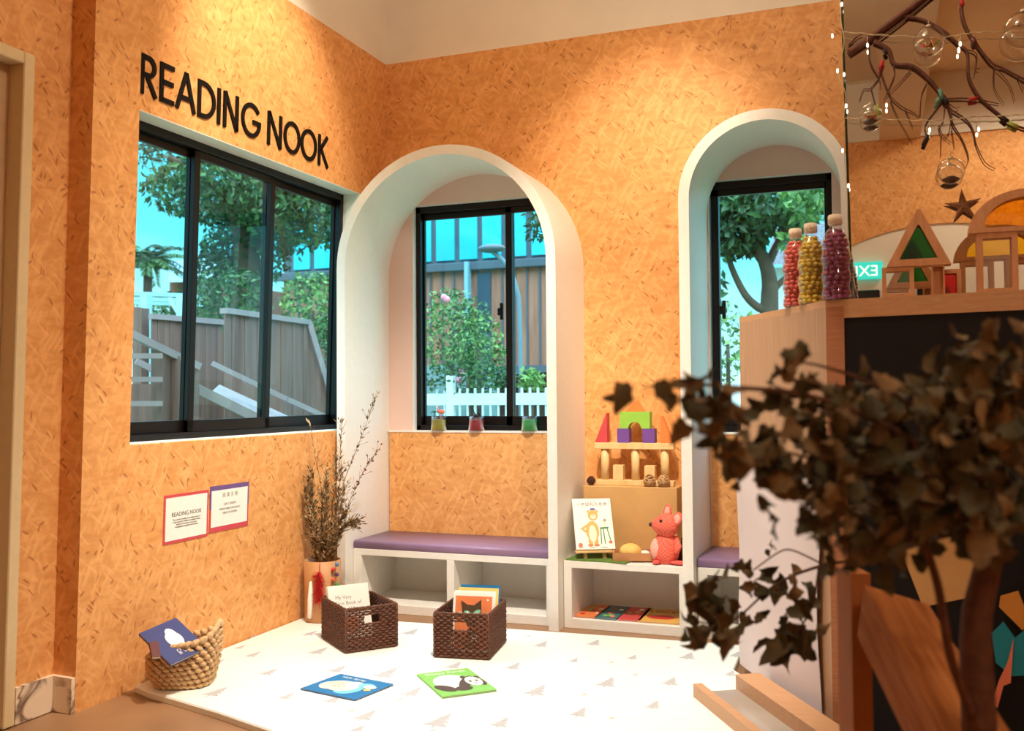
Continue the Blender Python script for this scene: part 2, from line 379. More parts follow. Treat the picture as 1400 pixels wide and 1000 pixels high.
# door casing at the left edge
o = bpy.data.objects.new('door_1', None); col.objects.link(o); o.matrix_world = LW @ T(-.1, -2.6, 0); WM[o] = o.matrix_world.copy(); o['kind'] = 'structure'
w = MB(LW); w.box((-.22, -2.602, 0), (-.078, -2.552, 2.475), bev=.004); w.box((-.22, -3.6, 2.43), (-.078, -2.602, 2.475), bev=.004); w.box((-.12, -3.6, 0), (-.078, -3.55, 2.43), bev=.004)
w.build('door_frame', mat('door_paint', S(226, 204, 160), .4, .03), o)
w = MB(LW); w.box((-.19, -3.55, 0), (-.15, -2.602, 2.43)); w.build('door_leaf', mat('door_beige', S(196, 160, 122), .5, .05), o)

# ------------------------------------------------------------------ windows
def window(name, M, W, Z0, Z1, splits, fw=.05, bot=.08, order=None, locks=()):
    """local frame: x along, y depth (+ outwards), z up"""
    o = bpy.data.objects.new(name, None); col.objects.link(o); o.matrix_world = M @ T(0, 0, Z0); WM[o] = o.matrix_world.copy(); o['kind'] = 'structure'
    f = MB(M); f.box((0, 0, Z0), (W, .07, Z0 + .03), bev=.003); f.box((0, 0, Z1 - .04), (W, .07, Z1), bev=.003); f.box((0, 0, Z0), (.03, .07, Z1), bev=.003); f.box((W - .03, 0, Z0), (W, .07, Z1), bev=.003)
    f.build('window_frame', BLACK, o)
    edges = [0.02] + splits + [W - .02]
    for i in range(len(edges) - 1):
        a, b = edges[i] - .02, edges[i + 1] + .02; d = .012 if i % 2 else .040
        s_ = MB(M); z0, z1 = Z0 + .03, Z1 - .04
        s_.box((a, d, z0), (b, d + .024, z0 + bot - .03), bev=.002); s_.box((a, d, z1 - .035), (b, d + .024, z1), bev=.002)
        s_.box((a, d, z0), (a + .04, d + .024, z1), bev=.002); s_.box((b - .04, d, z0), (b, d + .024, z1), bev=.002)
        so = s_.build('sash', BLACK, o)
        g = MB(M); g.quad((a + .038, d + .012, z0 + bot - .032), (b - .038, d + .012, z0 + bot - .032), (b - .038, d + .012, z1 - .033), (a + .038, d + .012, z1 - .033))
        g.build('window_pane', GLASS, so)
    for x, z, d in locks:
        k = MB(M); k.box((x - .010, d - .02, z - .05), (x + .010, d, z + .05), bev=.004); k.box((x - .022, d - .028, z - .025), (x, d - .018, z + .02), bev=.004)
        k.build('window_latch', BLACK, o)
    return o
# left window: x axis runs along +y of the wall, depth to -x
MW1 = LW @ frame((-DEPW + .01, y0 + .04, 0), (0, 1, 0), (-1, 0, 0))
# frame() gives ez = ex x ey = (0,1,0)x(-1,0,0) = (0,0,1)
window('window_1', MW1, y1 - y0 - .04, z0, z1, [.535, 1.135], bot=.085)
window('window_2', T(WX[0][0], .04, 0), 1.028, WZ[0], WZ[1], [.60], bot=.085, locks=((.545, 1.70, .045),))
window('window_3', T(WX[1][0] - .55, .04, 0), 1.185, WZ[0], WZ[1], [.575], bot=.085, locks=((.615, 1.66, .05),))

# ------------------------------------------------------------------ arches and benches
def arch(a, label):
    x0, x1, zt, d, t = a['x0'], a['x1'], a['zt'], a['d'], a['t']; c = (x0 + x1) / 2; r = (x1 - x0) / 2; zc = zt - r; n = 40
    out = [(x0, 0)] + [(c - r * math.cos(PI * i / n), zc + r * math.sin(PI * i / n)) for i in range(n + 1)] + [(x1, 0)]
    ri = r - t; inn = [(x0 + t, 0)] + [(c - ri * math.cos(PI * i / n), zc + ri * math.sin(PI * i / n)) for i in range(n + 1)] + [(x1 - t, 0)]
    th = thing('arch_surround', label, 'arch', (c, -d / 2, 0)); ms = []
    f = MB(); k = len(out)
    for i in range(k - 1):
        (ax, az), (bx, bz), (cx, cz), (dx, dz) = out[i], out[i + 1], inn[i + 1], inn[i]
        f.add([(ax, -d, az), (bx, -d, bz), (cx, -d, cz), (dx, -d, dz)], [(0, 1, 2, 3)])
    f.build('front_face', WHITE, th)
    g = MB()
    for pts in (out, inn):
        vs = [(p[0], -d, p[1]) for p in pts] + [(p[0], 0, p[1]) for p in pts]
        g.add(vs, [(i, i + 1, k + i + 1, k + i) for i in range(k - 1)], smooth=True)
    for i in range(k - 1):
        (ax, az), (bx, bz), (cx, cz), (dx, dz) = out[i], out[i + 1], inn[i + 1], inn[i]
        g.add([(ax, 0, az), (bx, 0, bz), (cx, 0, cz), (dx, 0, dz)], [(0, 1, 2, 3)])
    g.build('tunnel_lining', WHITE, th); return th
arch(A1, 'wide white arched surround framing the bench beside the large left window')
arch(A2, 'narrower white arched surround partly hidden behind the tall wooden counter')
def bench(x0, x1, divs, lab, yf=-.435, top=.348, back=-.016, name='storage_bench', cat='bench', wl=.05):
    th = thing(name, lab, cat, ((x0 + x1) / 2, (yf + back) / 2, 0))
    f = MB(); f.box((x0, yf, top - .036), (x1, back, top), bev=.002); f.build('top_panel', WHITE, th)
    f = MB(); f.box((x0, yf, .0), (x1, back, .05), bev=.002); f.build('base_panel', WHITE, th)
    for a, b in [(x0, x0 + wl)] + [(d - .022, d + .022) for d in divs] + [(x1 - wl * .8, x1)]:
        f = MB(); f.box((a, yf, .05), (b, back, top - .036), bev=.002); f.build('upright_panel', WHITE, th)
    f = MB(); f.box((x0 + wl, back - .012, .05), (x1 - wl * .8, back - .002, top - .036)); f.build('back_panel', WHITE, th)
    return th
IX1 = (A1['x0'] + A1['t'] + .002, A1['x1'] - A1['t'] - .002); IX2 = (A2['x0'] + A2['t'] + .002, A2['x1'] - A2['t'] - .002)
bench(IX1[0], IX1[1], [.608], 'long white storage bench with two open cubbies inside the wide arch')
bench(IX2[0], IX2[1], [], 'white storage bench inside the narrow arch, mostly hidden behind the counter')
bench(A1['x1'] + .003, A2['x0'] - .003, [], 'low white open display cabinet standing between the two arches', top=.345, name='display_cabinet', cat='cabinet', wl=.042)
def cushion(x0, x1, lab):
    f = MB(); f.smooth = True; ya, yb_, za, zb = -.437, -.018, .349, .392; r = .014; n = 6
    prof = [(ya + .004, za)] + [(ya + r - r * math.cos(PI / 2 * i / n), zb - r + r * math.sin(PI / 2 * i / n)) for i in range(n + 1)] + [(yb_, zb), (yb_, za)]
    prof.insert(1, (ya, za + .006)); f.prism(prof, x0 + .003, x1 - .003, 'x', smooth=True)
    return single('seat_cushion', f, CUSH, lab, 'cushion', M=T((x0 + x1) / 2, -.22, za))
cushion(*IX1, 'long mauve vinyl seat cushion on the bench in the wide arch')
cushion(*IX2, 'short mauve seat cushion on the bench in the narrow arch')

# ------------------------------------------------------------------ lettering on the left wall
sg = thing('wall_sign', 'black raised capital letters reading READING NOOK above the large window', 'sign', LW @ T(.0, -1.4, 2.45))
B, TP = 2.459, 2.627; HH = TP - B; SW = .0205
def letter(strokes):
    m = MB(LW)
    for pts, cl in strokes: stroke(m, pts, SW, .0005, .008, 'x', cl)
    m.build('letter', LETTER, sg)
e = SW / 2
def seg(*p): return (list(p), False)
y = -2.092; letter([seg((y, B), (y, TP)), ([(y, TP - e)] + ell(y + .035, TP - HH * .28, .036, HH * .28 - e, 10, PI / 2, -PI / 2) + [(y, TP - HH * .56 + e)], False), seg((y + .03, TP - HH * .54), (y + .082, B))])
y = -1.976; letter([seg((y, B), (y, TP)), seg((y, TP - e), (y + .076, TP - e)), seg((y, B + HH * .52), (y + .072, B + HH * .52)), seg((y, B + e), (y + .078, B + e))])
letter([seg((-1.879, B), (-1.822, TP)), seg((-1.822, TP), (-1.765, B)), seg((-1.858, B + HH * .33), (-1.786, B + HH * .33))])
y = -1.733; letter([seg((y, B), (y, TP)), ([(y, TP - e)] + ell(y + .03, (B + TP) / 2, .072, HH / 2 - e, 14, PI / 2, -PI / 2) + [(y, B + e)], False)])
letter([seg((-1.596, B), (-1.596, TP))])
def Nl(a, b): return [seg((a, B), (a, TP)), seg((a, TP), (b, B)), seg((b, B), (b, TP))]
letter(Nl(-1.552, -1.462))
gc = -1.350; gr = .067; letter([(ell(gc, (B + TP) / 2, gr, HH / 2 - e, 22, .62, 2 * PI - .08), False), seg((gc + .012, B + HH * .47), (gc + gr + .008, B + HH * .47))])
letter(Nl(-1.206, -1.106))
letter([(ell(-1.002, (B + TP) / 2, .064, HH / 2 - e, 28), True)]); letter([(ell(-.845, (B + TP) / 2, .066, HH / 2 - e, 28), True)])
y = -.742; letter([seg((y, B), (y, TP)), seg((y + .004, B + HH * .48), (y + .078, TP)), seg((y + .015, B + HH * .56), (y + .086, B))])

# two laminated notices
RED = flat('notice_red', 206, 74, 84); PUR = flat('notice_purple', 112, 84, 142)
def notice(ya, yb, za, zb, label, purple, lines):
    M = LW @ frame((.0006, ya, za), (0, 1, 0), (0, 0, 1)); W_, H_ = yb - ya, zb - za
    th = thing('wall_notice', label, 'notice', M)
    f = MB(M); f.use(PUR if purple else RED); f.box((0, H_ * .5, 0), (W_, H_, .002)); f.use(RED); f.box((0, 0, 0), (W_, H_ * .5, .002)); f.build('backing_card', None, th)
    f = MB(M); f.box((.011, .013 if not purple else .024, .002), (W_ - .011, H_ - .013 if not purple else H_ - .022, .003)); f.build('white_sheet', PAPERW, th)
    f = MB(M); f.use(DARKTX if not purple else GREYTX)
    for s_, sz, x, y_ in lines: text(f, s_, sz, T(x * W_, y_ * H_, .0034))
    f.build('printed_text', None, th)
notice(-1.885, -1.590, .568, .780, 'red-bordered notice headed READING NOOK below the large window, left of a pair', False,
       [('READING NOOK', .026, .5, .545), ('The world of reading: the reading corner is', .0105, .5, .46), ('a calm space for children to explore books,', .0105, .5, .41), ('stories and wonder, and a place', .0105, .5, .36), ('of imagination together with friends.', .0105, .5, .31)])
notice(-1.580, -1.288, .578, .792, 'notice with purple top and red bottom border and pale Chinese text, right of a pair', True,
       [('阅 读 天 地', .024, .5, .74), ('让孩子 在阅读中', .013, .5, .56), ('探索故事与想象 发现书本的快乐', .011, .5, .46), ('与朋友分享 美好时光', .012, .5, .37)])

# ------------------------------------------------------------------ play mat
def catmull(pts, n=6, closed=False):
    out = []; k = len(pts); P = [V(p) for p in pts]
    for i in range(k if closed else k - 1):
        g = (lambda j: P[j % k]) if closed else (lambda j: P[max(0, min(k - 1, j))])
        a, b, c, d = g(i - 1), g(i), g(i + 1), g(i + 2)
        for j in range(n):
            t = j / n; out.append(.5 * ((2 * b) + (c - a) * t + (2 * a - 5 * b + 4 * c - d) * t * t + (3 * b - a - 3 * c + d) * t ** 3))
    if not closed: out.append(P[-1])
    return out
MH = .028
edge = [(-.062, -2.07), (-.092, -1.6), (-.094, -.735), (1.0, -.66), (2.19, -.60), (2.20, -1.02), (2.585, -1.67), (2.62, -1.75), (3.0, -1.80), (3.0, -3.02), (1.9, -2.70), (.783, -2.335), (.476, -2.232), (.2, -2.155), (.05, -2.115)]
mm = thing('play_mat', 'thick white play mat printed with small grey fir trees', 'mat', (1.2, -1.6, 0))
f = MB(); f.use(MATW); e2 = [(x, y_) for x, y_ in edge]
c0 = V((1.4, -1.6)); ins = [((V(p) - c0) * .995 + c0) for p in e2]
n = len(e2); f.add([(p[0], p[1], .001) for p in e2] + [(p[0], p[1], MH - .006) for p in e2] + [(p.x, p.y, MH) for p in ins],
    [tuple(range(2 * n, 3 * n))] + [(i, (i + 1) % n, n + (i + 1) % n, n + i) for i in range(n)] + [(n + i, n + (i + 1) % n, 2 * n + (i + 1) % n, 2 * n + i) for i in range(n)])
trees = [(346, 868, 1), (348, 895, .8), (370, 919, .8), (298, 946, 1), (394, 952, .7), (198, 922, 1), (564, 864, 1), (426, 866, .8), (438, 890, 1), (464, 915, .9), (531, 920, 1.25), (566, 946, 1.0), (503, 978, 1.0), (604, 985, 1.25), (687, 988, .9), (704, 911, .9), (623, 910, .9), (458, 956, .8),
         (742, 881, .9), (814, 879, .9), (786, 903, .6), (866, 899, .65), (942, 897, 1), (832, 933, 1.1), (918, 932, .95), (895, 964, .8), (736, 944, 1.2), (794, 974, .9), (1008, 895, .8), (1000, 921, .7), (546, 940, .4), (486, 1000, 1), (300, 905, .7), (330, 885, .6)]
trees = [t for t in trees if t[0] != 546]
f.use(PRINT)
for px, py, k in trees:
    c = U(px, py, 'z', MH); wv, h = .086 * k, .125 * k
    pts = [(0, .5)]
    for lv in range(4):
        zz = .5 - (lv + 1) * .23; wd = .14 + .115 * lv; pts += [(wd, zz), (wd * .45, zz + .03)]
    right = pts[1:]; outl = [(0, .5)] + right[:-1] + [(.05, -.42), (.05, -.56)]
    full = outl + [(-x, y_) for x, y_ in outl[::-1][:-1]]
    f.add([(c.x + x * wv, c.y + y_ * h, MH + .0006) for x, y_ in full], [tuple(range(len(full)))[::-1]])
f.use(PRINT2)
for px, py in [(722, 870), (835, 906), (868, 923), (913, 886), (836, 982), (798, 950), (546, 956), (590, 1000), (480, 972)]:
    c = U(px, py, 'z', MH); f.add([(c.x - .014, c.y - .012, MH + .0006), (c.x + .014, c.y - .012, MH + .0006), (c.x + .005, c.y + .02, MH + .0006)], [(0, 1, 2)])
f.build('mat_pad', None, mm)

# ------------------------------------------------------------------ books
def book(M, w, h, t, cover, label, cat='book', group=None, art=None, name='picture_book', pages=PAGES, hard=True):
    """local frame: x across the cover, y up the cover, z out of the front cover"""
    th = thing(name, label, cat, M, group)
    c = MB(M); k = .0018 if hard else .0008; o_ = .003 if hard else 0
    c.box((0, 0, 0), (w, h, k)); c.box((0, 0, t - k), (w, h, t)); c.box((0, 0, k), (k * 1.5, h, t - k)); c.build('cover', cover, th)
    p = MB(M); p.box((k * 1.5, o_, k), (w - o_, h - o_, t - k)); p.build('pages', pages, th)
    if art:
        a = MB(M); art(a, w, h, t + .0002); a.build('cover_art', None, th)
    return th
PLK = [0]
def pl(mb, m, pts, z, dz=.0004): PLK[0] = (PLK[0] + 1) % 30; mb.use(m); mb.prism([(p[0], p[1]) for p in pts], z, z + dz + PLK[0] * 1.2e-5, 'z')
BRN = flat('cat_brown', 84, 62, 42); CRM = flat('cream', 240, 228, 204); ORN = flat('cover_orange', 232, 132, 82); SKY = flat('cover_blue', 22, 118, 178); GRN = flat('cover_green', 134, 200, 92); CYN = flat('aqua', 128, 208, 222); WHT = PAPERW; NAV = flat('cover_navy', 52, 60, 118); MAR = flat('maroon', 92, 40, 40); TEAL = flat('teal_eye', 130, 206, 170); YEL = flat('cover_yellow', 240, 204, 120)
# blue book flat on the mat
MHB = MH + .0012
a_, b_, c_ = V((.584, -1.848)), V((.598, -1.61)), V((.918, -1.676))
def flatbook(c00, c10, c01, z=MHB):
    ex = V((c10[0] - c00[0], c10[1] - c00[1], 0)); ey = V((c01[0] - c00[0], c01[1] - c00[1], 0)); return frame((c00[0], c00[1], z), ex, ey), ex.length, ey.length
def art_blue(a, w, h, z):
    pl(a, CYN, ell(w * .60, h * .40, w * .20, h * .30, 20), z); pl(a, CRM, ell(w * .42, h * .46, w * .27, h * .27, 20), z + .0004); pl(a, CRM, ell(w * .27, h * .40, w * .17, h * .22, 20), z + .0004)
    pl(a, WHT, ell(w * .55, h * .60, w * .14, h * .16, 20), z + .0006); pl(a, CYN, ell(w * .74, h * .66, w * .13, h * .12, 20), z + .0008); pl(a, WHT, ell(w * .83, h * .62, w * .10, h * .09, 20), z + .0010); pl(a, YEL, ell(w * .87, h * .48, w * .07, h * .07, 4), z + .0008)
    a.use(WHT); text(a, 'Hello Spring', h * .105, T(w * .36, h * .84, z + .0006)); a.use(GREYTX)
    for i, s_ in enumerate(('one little cloud', 'went out to play', 'all day long')): text(a, s_, h * .05, T(w * .36, h * (.56 - .09 * i), z + .0012))
# blue: the cover corner order in the photograph: left (411,941), far (457,920), right (538,936), near (493,958)
p0, p1, p2, p3 = [U(x, y_, 'z', MHB + .008) for x, y_ in ((411, 941), (457, 920), (538, 936), (493, 958))]
M_, w_, h_ = flatbook(p0, p3, p1); book(M_, .285, .235, .007, SKY, 'blue picture book with a cloud lying flat on the white mat', art=art_blue)
def art_panda(a, w, h, z):
    pl(a, WHT, ell(w * .44, h * .50, w * .34, h * .30, 26), z); pl(a, BRN, ell(w * .20, h * .28, w * .13, h * .17, 18, rot=.5), z + .0004); pl(a, BRN, ell(w * .50, h * .20, w * .16, h * .09, 18), z + .0004)
    pl(a, BRN, ell(w * .66, h * .42, w * .12, h * .27, 18, rot=-.5), z + .0006); pl(a, BRN, ell(w * .92, h * .36, w * .07, h * .14, 14), z + .0006); pl(a, BRN, ell(w * .93, h * .56, w * .055, h * .06, 14), z + .0006); pl(a, BRN, ell(w * .70, h * .62, w * .055, h * .06, 14), z + .0007)
    pl(a, WHT, ell(w * .80, h * .42, w * .145, h * .19, 22), z + .0010)
    for sx in (-1, 1): pl(a, BRN, ell(w * (.80 + .06 * sx), h * .43, w * .030, h * .035, 12), z + .0014)
    pl(a, BRN, ell(w * .80, h * .33, w * .022, h * .02, 10), z + .0014)
    a.use(WHT); text(a, 'Sleepy Panda', h * .10, T(w * .5, h * .87, z + .0006))
p0, p1, p2, p3 = [U(x, y_, 'z', MHB + .008) for x, y_ in ((605, 953), (680, 943), (650, 911), (581, 921))]
M_, w_, h_ = flatbook(p0, p1, p3); book(M_, w_ * .99, h_, .008, GRN, 'light green picture book with a sleeping panda lying on the mat', art=art_panda)

# ------------------------------------------------------------------ wicker baskets
def wicker(M, label):
    """box basket, local x = front width, y = depth, z up"""
    th = thing('wicker_basket', label, 'basket', M, 'dark wicker baskets on the mat')
    w, d, h = .25, .33, .195; rows = 17; f = MB(M); base = .004
    def wall(p0, p1, hole, name):
        m = MB(M); L_ = (V(p1) - V(p0)).length; dr = (V(p1) - V(p0)) / L_; nr = V((dr.y, -dr.x)); ns = int(L_ / .016); step = L_ / ns
        for i in range(rows):
            z = .010 + (h - .016) * i / (rows - 1); runs = [(0, ns * 4)]
            if hole and 11 <= i <= 13: runs = [(0, int(ns * 4 * .36)), (int(ns * 4 * .66), ns * 4)]
            for ra, rb in runs:
                pts = []
                for k in range(ra, rb + 1):
                    s_ = step * k / 4; off = .0036 * math.cos(PI * k / 4 + PI * i)
                    q = V(p0) + dr * s_ + nr * off; pts.append((q.x, q.y, z + rnd.uniform(-.0006, .0006)))
                m.tube(pts, .0050, 6)
        for k in range(ns + 1):
            q = V(p0) + dr * step * k; zt = h - .01
            if hole and .36 < k / ns < .66: m.tube([(q.x, q.y, .004), (q.x, q.y, .012 + (h - .016) * 10.4 / 16)], .0028, 5)
            else: m.tube([(q.x, q.y, .004), (q.x, q.y, zt)], .0028, 5)
        m.build(name, WICK, th)
    c = [(0, 0), (w, 0), (w, d), (0, d)]
    for i in range(4): wall(c[i], c[(i + 1) % 4], i in (0, 2), 'woven_side')
    m = MB(M); m.box((0, 0, .001), (w, d, .008)); m.build('basket_base', WICK, th)
    m = MB(M)
    for ph in (0, PI):
        pts = []
        for i in range(4):
            p, q = V(c[i]), V(c[(i + 1) % 4]); n_ = 24
            for k in range(n_): s_ = p.lerp(q, k / n_); pts.append((s_.x, s_.y, h + .003 + .003 * math.sin(2 * PI * k / 6 + ph)))
        m.tube(pts, .0052, 6, closed=True)
    for x, y_ in c: m.tube([(x, y_, .004), (x, y_, h + .004)], .0055, 6)
    m.build('braided_rim', WICK, th); return th
MB1 = T(.505, -1.356, MH + .001) @ R(math.radians(50.4)); MB2 = T(.914, -1.278, MH + .001) @ R(math.radians(8.4))
wicker(MB1, 'dark brown wicker basket of white books, left one on the mat'); wicker(MB2, 'dark brown wicker basket holding the orange cat book, right one on the mat')
def stand(Mb, x, y_, w, tilt, h, yaw=0): return Mb @ T(x, y_, .012) @ R(yaw) @ R(PI / 2 - tilt, 'X')
def art_homes(a, w, h, z):
    a.use(GREYTX)
    for i, s_ in enumerate(('My Very', 'First Book of')): text(a, s_, h * .095, T(w * .16, h * (.74 - .11 * i), z), 'LEFT')
    a.use(DARKTX); text(a, 'Animal Homes', h * .095, T(w * .16, h * .52, z), 'LEFT')
    pl(a, ORN, ell(w * .5, h * .26, w * .2, h * .16, 16), z)
book(stand(MB1, .004, .205, .2, .30, .26), .205, .255, .012, PAPERW, 'white book titled My Very First Book of Animal Homes, front of its basket', art=art_homes)
book(stand(MB1, .006, .226, .2, .30, .26), .200, .250, .010, CRM, 'cream book directly behind the animal homes book in the left wicker basket')
book(stand(MB1, .010, .244, .2, .30, .26), .195, .238, .009, PAPERW, 'thin white book rearmost in the left wicker basket')
def art_cat(a, w, h, z):
    pl(a, ORN, [(w * .06, h * .03), (w * .97, h * .03), (w * .97, h * .94), (w * .06, h * .94)], z)
    for i in range(26):
        x, y_ = w * rnd.uniform(.1, .93), h * rnd.uniform(.45, .86); pl(a, MAR, [(x, y_), (x + .003, y_ + .0008), (x + .006, y_ + .006)], z + .0004)
    hd = [(w * .20, h * .86), (w * .36, h * .79), (w * .52, h * .78), (w * .70, h * .88), (w * .72, h * .62), (w * .62, h * .42), (w * .40, h * .40), (w * .25, h * .58)]
    pl(a, BRN, hd, z + .0006); pl(a, BRN, [(w * .30, h * .04), (w * .72, h * .04), (w * .64, h * .38), (w * .40, h * .38)], z + .0006)
    pl(a, TEAL, ell(w * .37, h * .645, w * .085, h * .038, 14, rot=-.35), z + .0010); pl(a, TEAL, ell(w * .61, h * .665, w * .095, h * .038, 14, rot=.45), z + .0010)
    for x, r_ in ((.37, -.35), (.61, .45)): pl(a, WHT, ell(w * x, h * .655, w * .02, h * .02, 10), z + .0014)
    pl(a, WHT, ell(w * .86, h * .88, w * .025, h * .018, 10), z + .0006); pl(a, WHT, ell(w * .17, h * .62, w * .09, h * .04, 12), z + .0008); pl(a, WHT, ell(w * .56, h * .22, w * .09, h * .07, 12), z + .0010)
book(stand(MB2, .052, .095, .2, .2, .27), .19, .258, .010, PAPERW, 'orange picture book with a green-eyed brown cat, front of its basket', art=art_cat)
book(stand(MB2, .050, .118, .2, .2, .27), .195, .262, .010, PAPERW, 'white book just behind the orange cat book in the wicker basket')
book(stand(MB2, .060, .152, .2, .2, .27), .190, .270, .014, YEL, 'pale yellow book third in line in the right wicker basket')
book(stand(MB2, .062, .186, .2, .2, .27), .188, .276, .012, SKY, 'blue book rearmost in the right wicker basket')

# ------------------------------------------------------------------ rope basket with books
RC = V((.105, -1.965, MH + .0012))
rb = thing('rope_basket', 'slouching square jute rope basket of books below the notices', 'basket', RC)
def rprof(a, s_):
    """rounded-square ring: half size grows upward, slouches to the camera side"""
    n_ = 3.2; c, s2 = math.cos(a), math.sin(a); k = (abs(c) ** n_ + abs(s2) ** n_) ** (-1 / n_); return k
rot = math.radians(24)
def rtop(a):  # wall height by direction: high at the far right, low at the front left
    return .165 + .055 * math.cos(a - math.radians(20)) + .012 * math.sin(3 * a)
f = MB(); NR = 9; NL = 30
for i in range(NR):
    t = i / (NR - 1)
    for j in range(NL):
        a = 2 * PI * (j + .5 * (i % 2)) / NL; hh = rtop(a + rot); R0 = .108 + .028 * math.sin(t * 2.0)
        r_ = R0 * rprof(a, t); x, y_ = r_ * math.cos(a), r_ * math.sin(a); z = .012 + (hh - .012) * t
        M_ = T(RC) @ R(rot) @ T(x, y_, z) @ R(a + PI / 2) @ R(.42, 'Y')
        f.ball((0, 0, 0), (.0185, .0115, .0105), 8, 6, M_)
f.build('woven_wall', ROPE, rb)
f = MB(); pts = []
for j in range(64):
    a = 2 * PI * j / 64; r_ = .108 * rprof(a, 0) * .86; pts.append((r_ * math.cos(a), r_ * math.sin(a)))
vs = []; 
for t in (0, .33, .66, 1):
    for j in range(64):
        a = 2 * PI * j / 64; R0 = (.108 + .028 * math.sin(t * 2.0)) * .955; r_ = R0 * rprof(a, t); vs.append((r_ * math.cos(a), r_ * math.sin(a), .004 + (rtop(a + rot) - .004) * t))
f.add(vs, [(i * 64 + j, i * 64 + (j + 1) % 64, (i + 1) * 64 + (j + 1) % 64, (i + 1) * 64 + j) for i in range(3) for j in range(64)] + [tuple(range(64))], T(RC) @ R(rot), True)
f.build('inner_lining', ROPE, rb)
f = MB()
for j in range(NL):
    a = 2 * PI * j / NL; r_ = .135 * rprof(a, 1); hh = rtop(a + rot)
    f.ball((0, 0, 0), (.022, .013, .012), 8, 6, T(RC) @ R(rot) @ T(r_ * math.cos(a), r_ * math.sin(a), hh + .006) @ R(a + PI / 2) @ R(-.5, 'Y'))
f.build('knotted_rim', ROPE, rb)
def art_navy(a, w, h, z):
    for x, y_, r_ in ((.34, .58, .17), (.48, .60, .19), (.62, .56, .16), (.48, .50, .2)): pl(a, WHT, ell(w * x, h * y_, w * r_, h * r_ * .7, 18), z + .0001 * x)
    a.use(PAPERW); text(a, 'I am', h * .10, T(w * .80, h * .50, z) @ R(-PI / 2 * 0)); text(a, 'Cat', h * .13, T(w * .80, h * .37, z))
pA, pB, pC = D(190, 868, 3.90), D(240, 850, 4.02), D(278, 886, 3.93)
MBK = frame(pA + (pC - pB), (pA - (pA + (pC - pB))), (pB - pA))
ex = (pC - pB); ey = (pB - pA)
Mn = frame(pA + V((0, 0, .0)), ex, ey)
book(Mn @ T(0, 0, -.006), .215, .17, .012, NAV, 'navy blue book with a white cloud shape tilted in the rope basket', art=art_navy)
Mq = frame(D(210, 876, 3.865) , ex, ey) @ R(-.25) @ T(-.01, -.05, .022)
book(Mn @ T(.075, -.006, .004) @ R(-.45) , .085, .034, .016, MAR, 'small maroon book lying on the navy book in the rope basket')

# ------------------------------------------------------------------ vase, dried stems and hangings
VC = V((.035, -.715, MH * 0 + .001)); VC = V((.035, -.80, MH + .001))
vz = thing('bamboo_vase', 'tall tan cylinder vase with a red tassel beside the wide arch', 'vase', VC)
f = MB(); H_ = .315; f.lathe([(0, 0), (.088, 0), (.092, .006), (.094, H_ * .5), (.097, H_), (.088, H_), (.085, .03), (0, .03)], 32, T(VC)); f.build('vase_body', mat('vase_tan', S(190, 138, 90), .55, .12, 12, stretch=(1, 1, .2)), vz)
f = MB(); f.lathe([(.0, 0), (.012, .01), (.016, .1), (.010, .19), (0, .2)], 10, T(VC + V((-.02, -.092, .02))) @ R(.05, 'Y')); f.build('paint_streak', PAPERW, vz, 'cream painted streak')
FEA = flat('red_feather', 214, 44, 40, .8)
f = MB()
for i in range(420):
    z = H_ - .045 - .15 * rnd.random(); a = rnd.uniform(-1.4, 1.4); l = rnd.uniform(.025, .05)
    p = VC + V((.045, -.096, z)); q = p + V((math.sin(a) * l, -abs(math.cos(a)) * l * .5, -rnd.uniform(.0, .035))); f.tube([p, q], [.0016, .0006], 3)
f.tube([VC + V((.045, -.097, H_)), VC + V((.045, -.098, .08))], .002, 5)
single('feather_tassel', f, FEA, 'fluffy red tassel hanging on the front of the tan vase', 'tassel', M=T(VC + V((.045, -.096, .2))))
pp = thing('pompom_string', 'string of little coloured pompoms hanging down the vase side', 'pompoms', VC + V((.105, -.03, H_)))
pcs = [('pom_blue', 84, 130, 170), ('pom_red', 226, 60, 60), ('pom_purple', 92, 60, 110), ('pom_coral', 240, 104, 72), ('pom_green', 60, 150, 70), ('pom_black', 30, 22, 22), ('pom_white', 236, 226, 214)]
f = MB(); f.tube([VC + V((.098, -.03, H_)), VC + V((.106, -.04, .03))], .0012, 4); f.build('thread', DARKTX, pp)
for i, (nm, r_, g_, b_) in enumerate(pcs):
    z = H_ - .012 - i * .026; dx = -.012 if i % 2 else .010
    f = MB(); f.ball(VC + V((.108 + dx, -.05, z)), .0105, 10, 8); f.build('pompom', mat(nm, S(r_, g_, b_), .9, .1, 200, .5), pp)
STEM = mat('dry_stem', S(128, 88, 58), .8, .15, 60); LF = [mat('dry_leaf', S(152, 122, 78), .8, .3, 60), mat('dry_leaf_pale', S(196, 170, 128), .8, .2, 60), mat('dry_leaf_dark', S(96, 74, 44), .8, .25, 60)]; BERRY = mat('dark_red_berry', S(110, 30, 44), .6, .2, 60)
def leafq(mb, p, d, l, wd, m, roll=0, fold=.25):
    d = d.normalized(); a = d.orthogonal().normalized(); a = Matrix.Rotation(roll, 3, d) @ a; b = d.cross(a); mb.use(m)
    mb.add([p, p + d * l * .45 + a * wd / 2 + b * wd * fold, p + d * l, p + d * l * .45 - a * wd / 2 + b * wd * fold, p + d * l * .5], [(0, 1, 4), (1, 2, 4), (2, 3, 4), (3, 0, 4)])
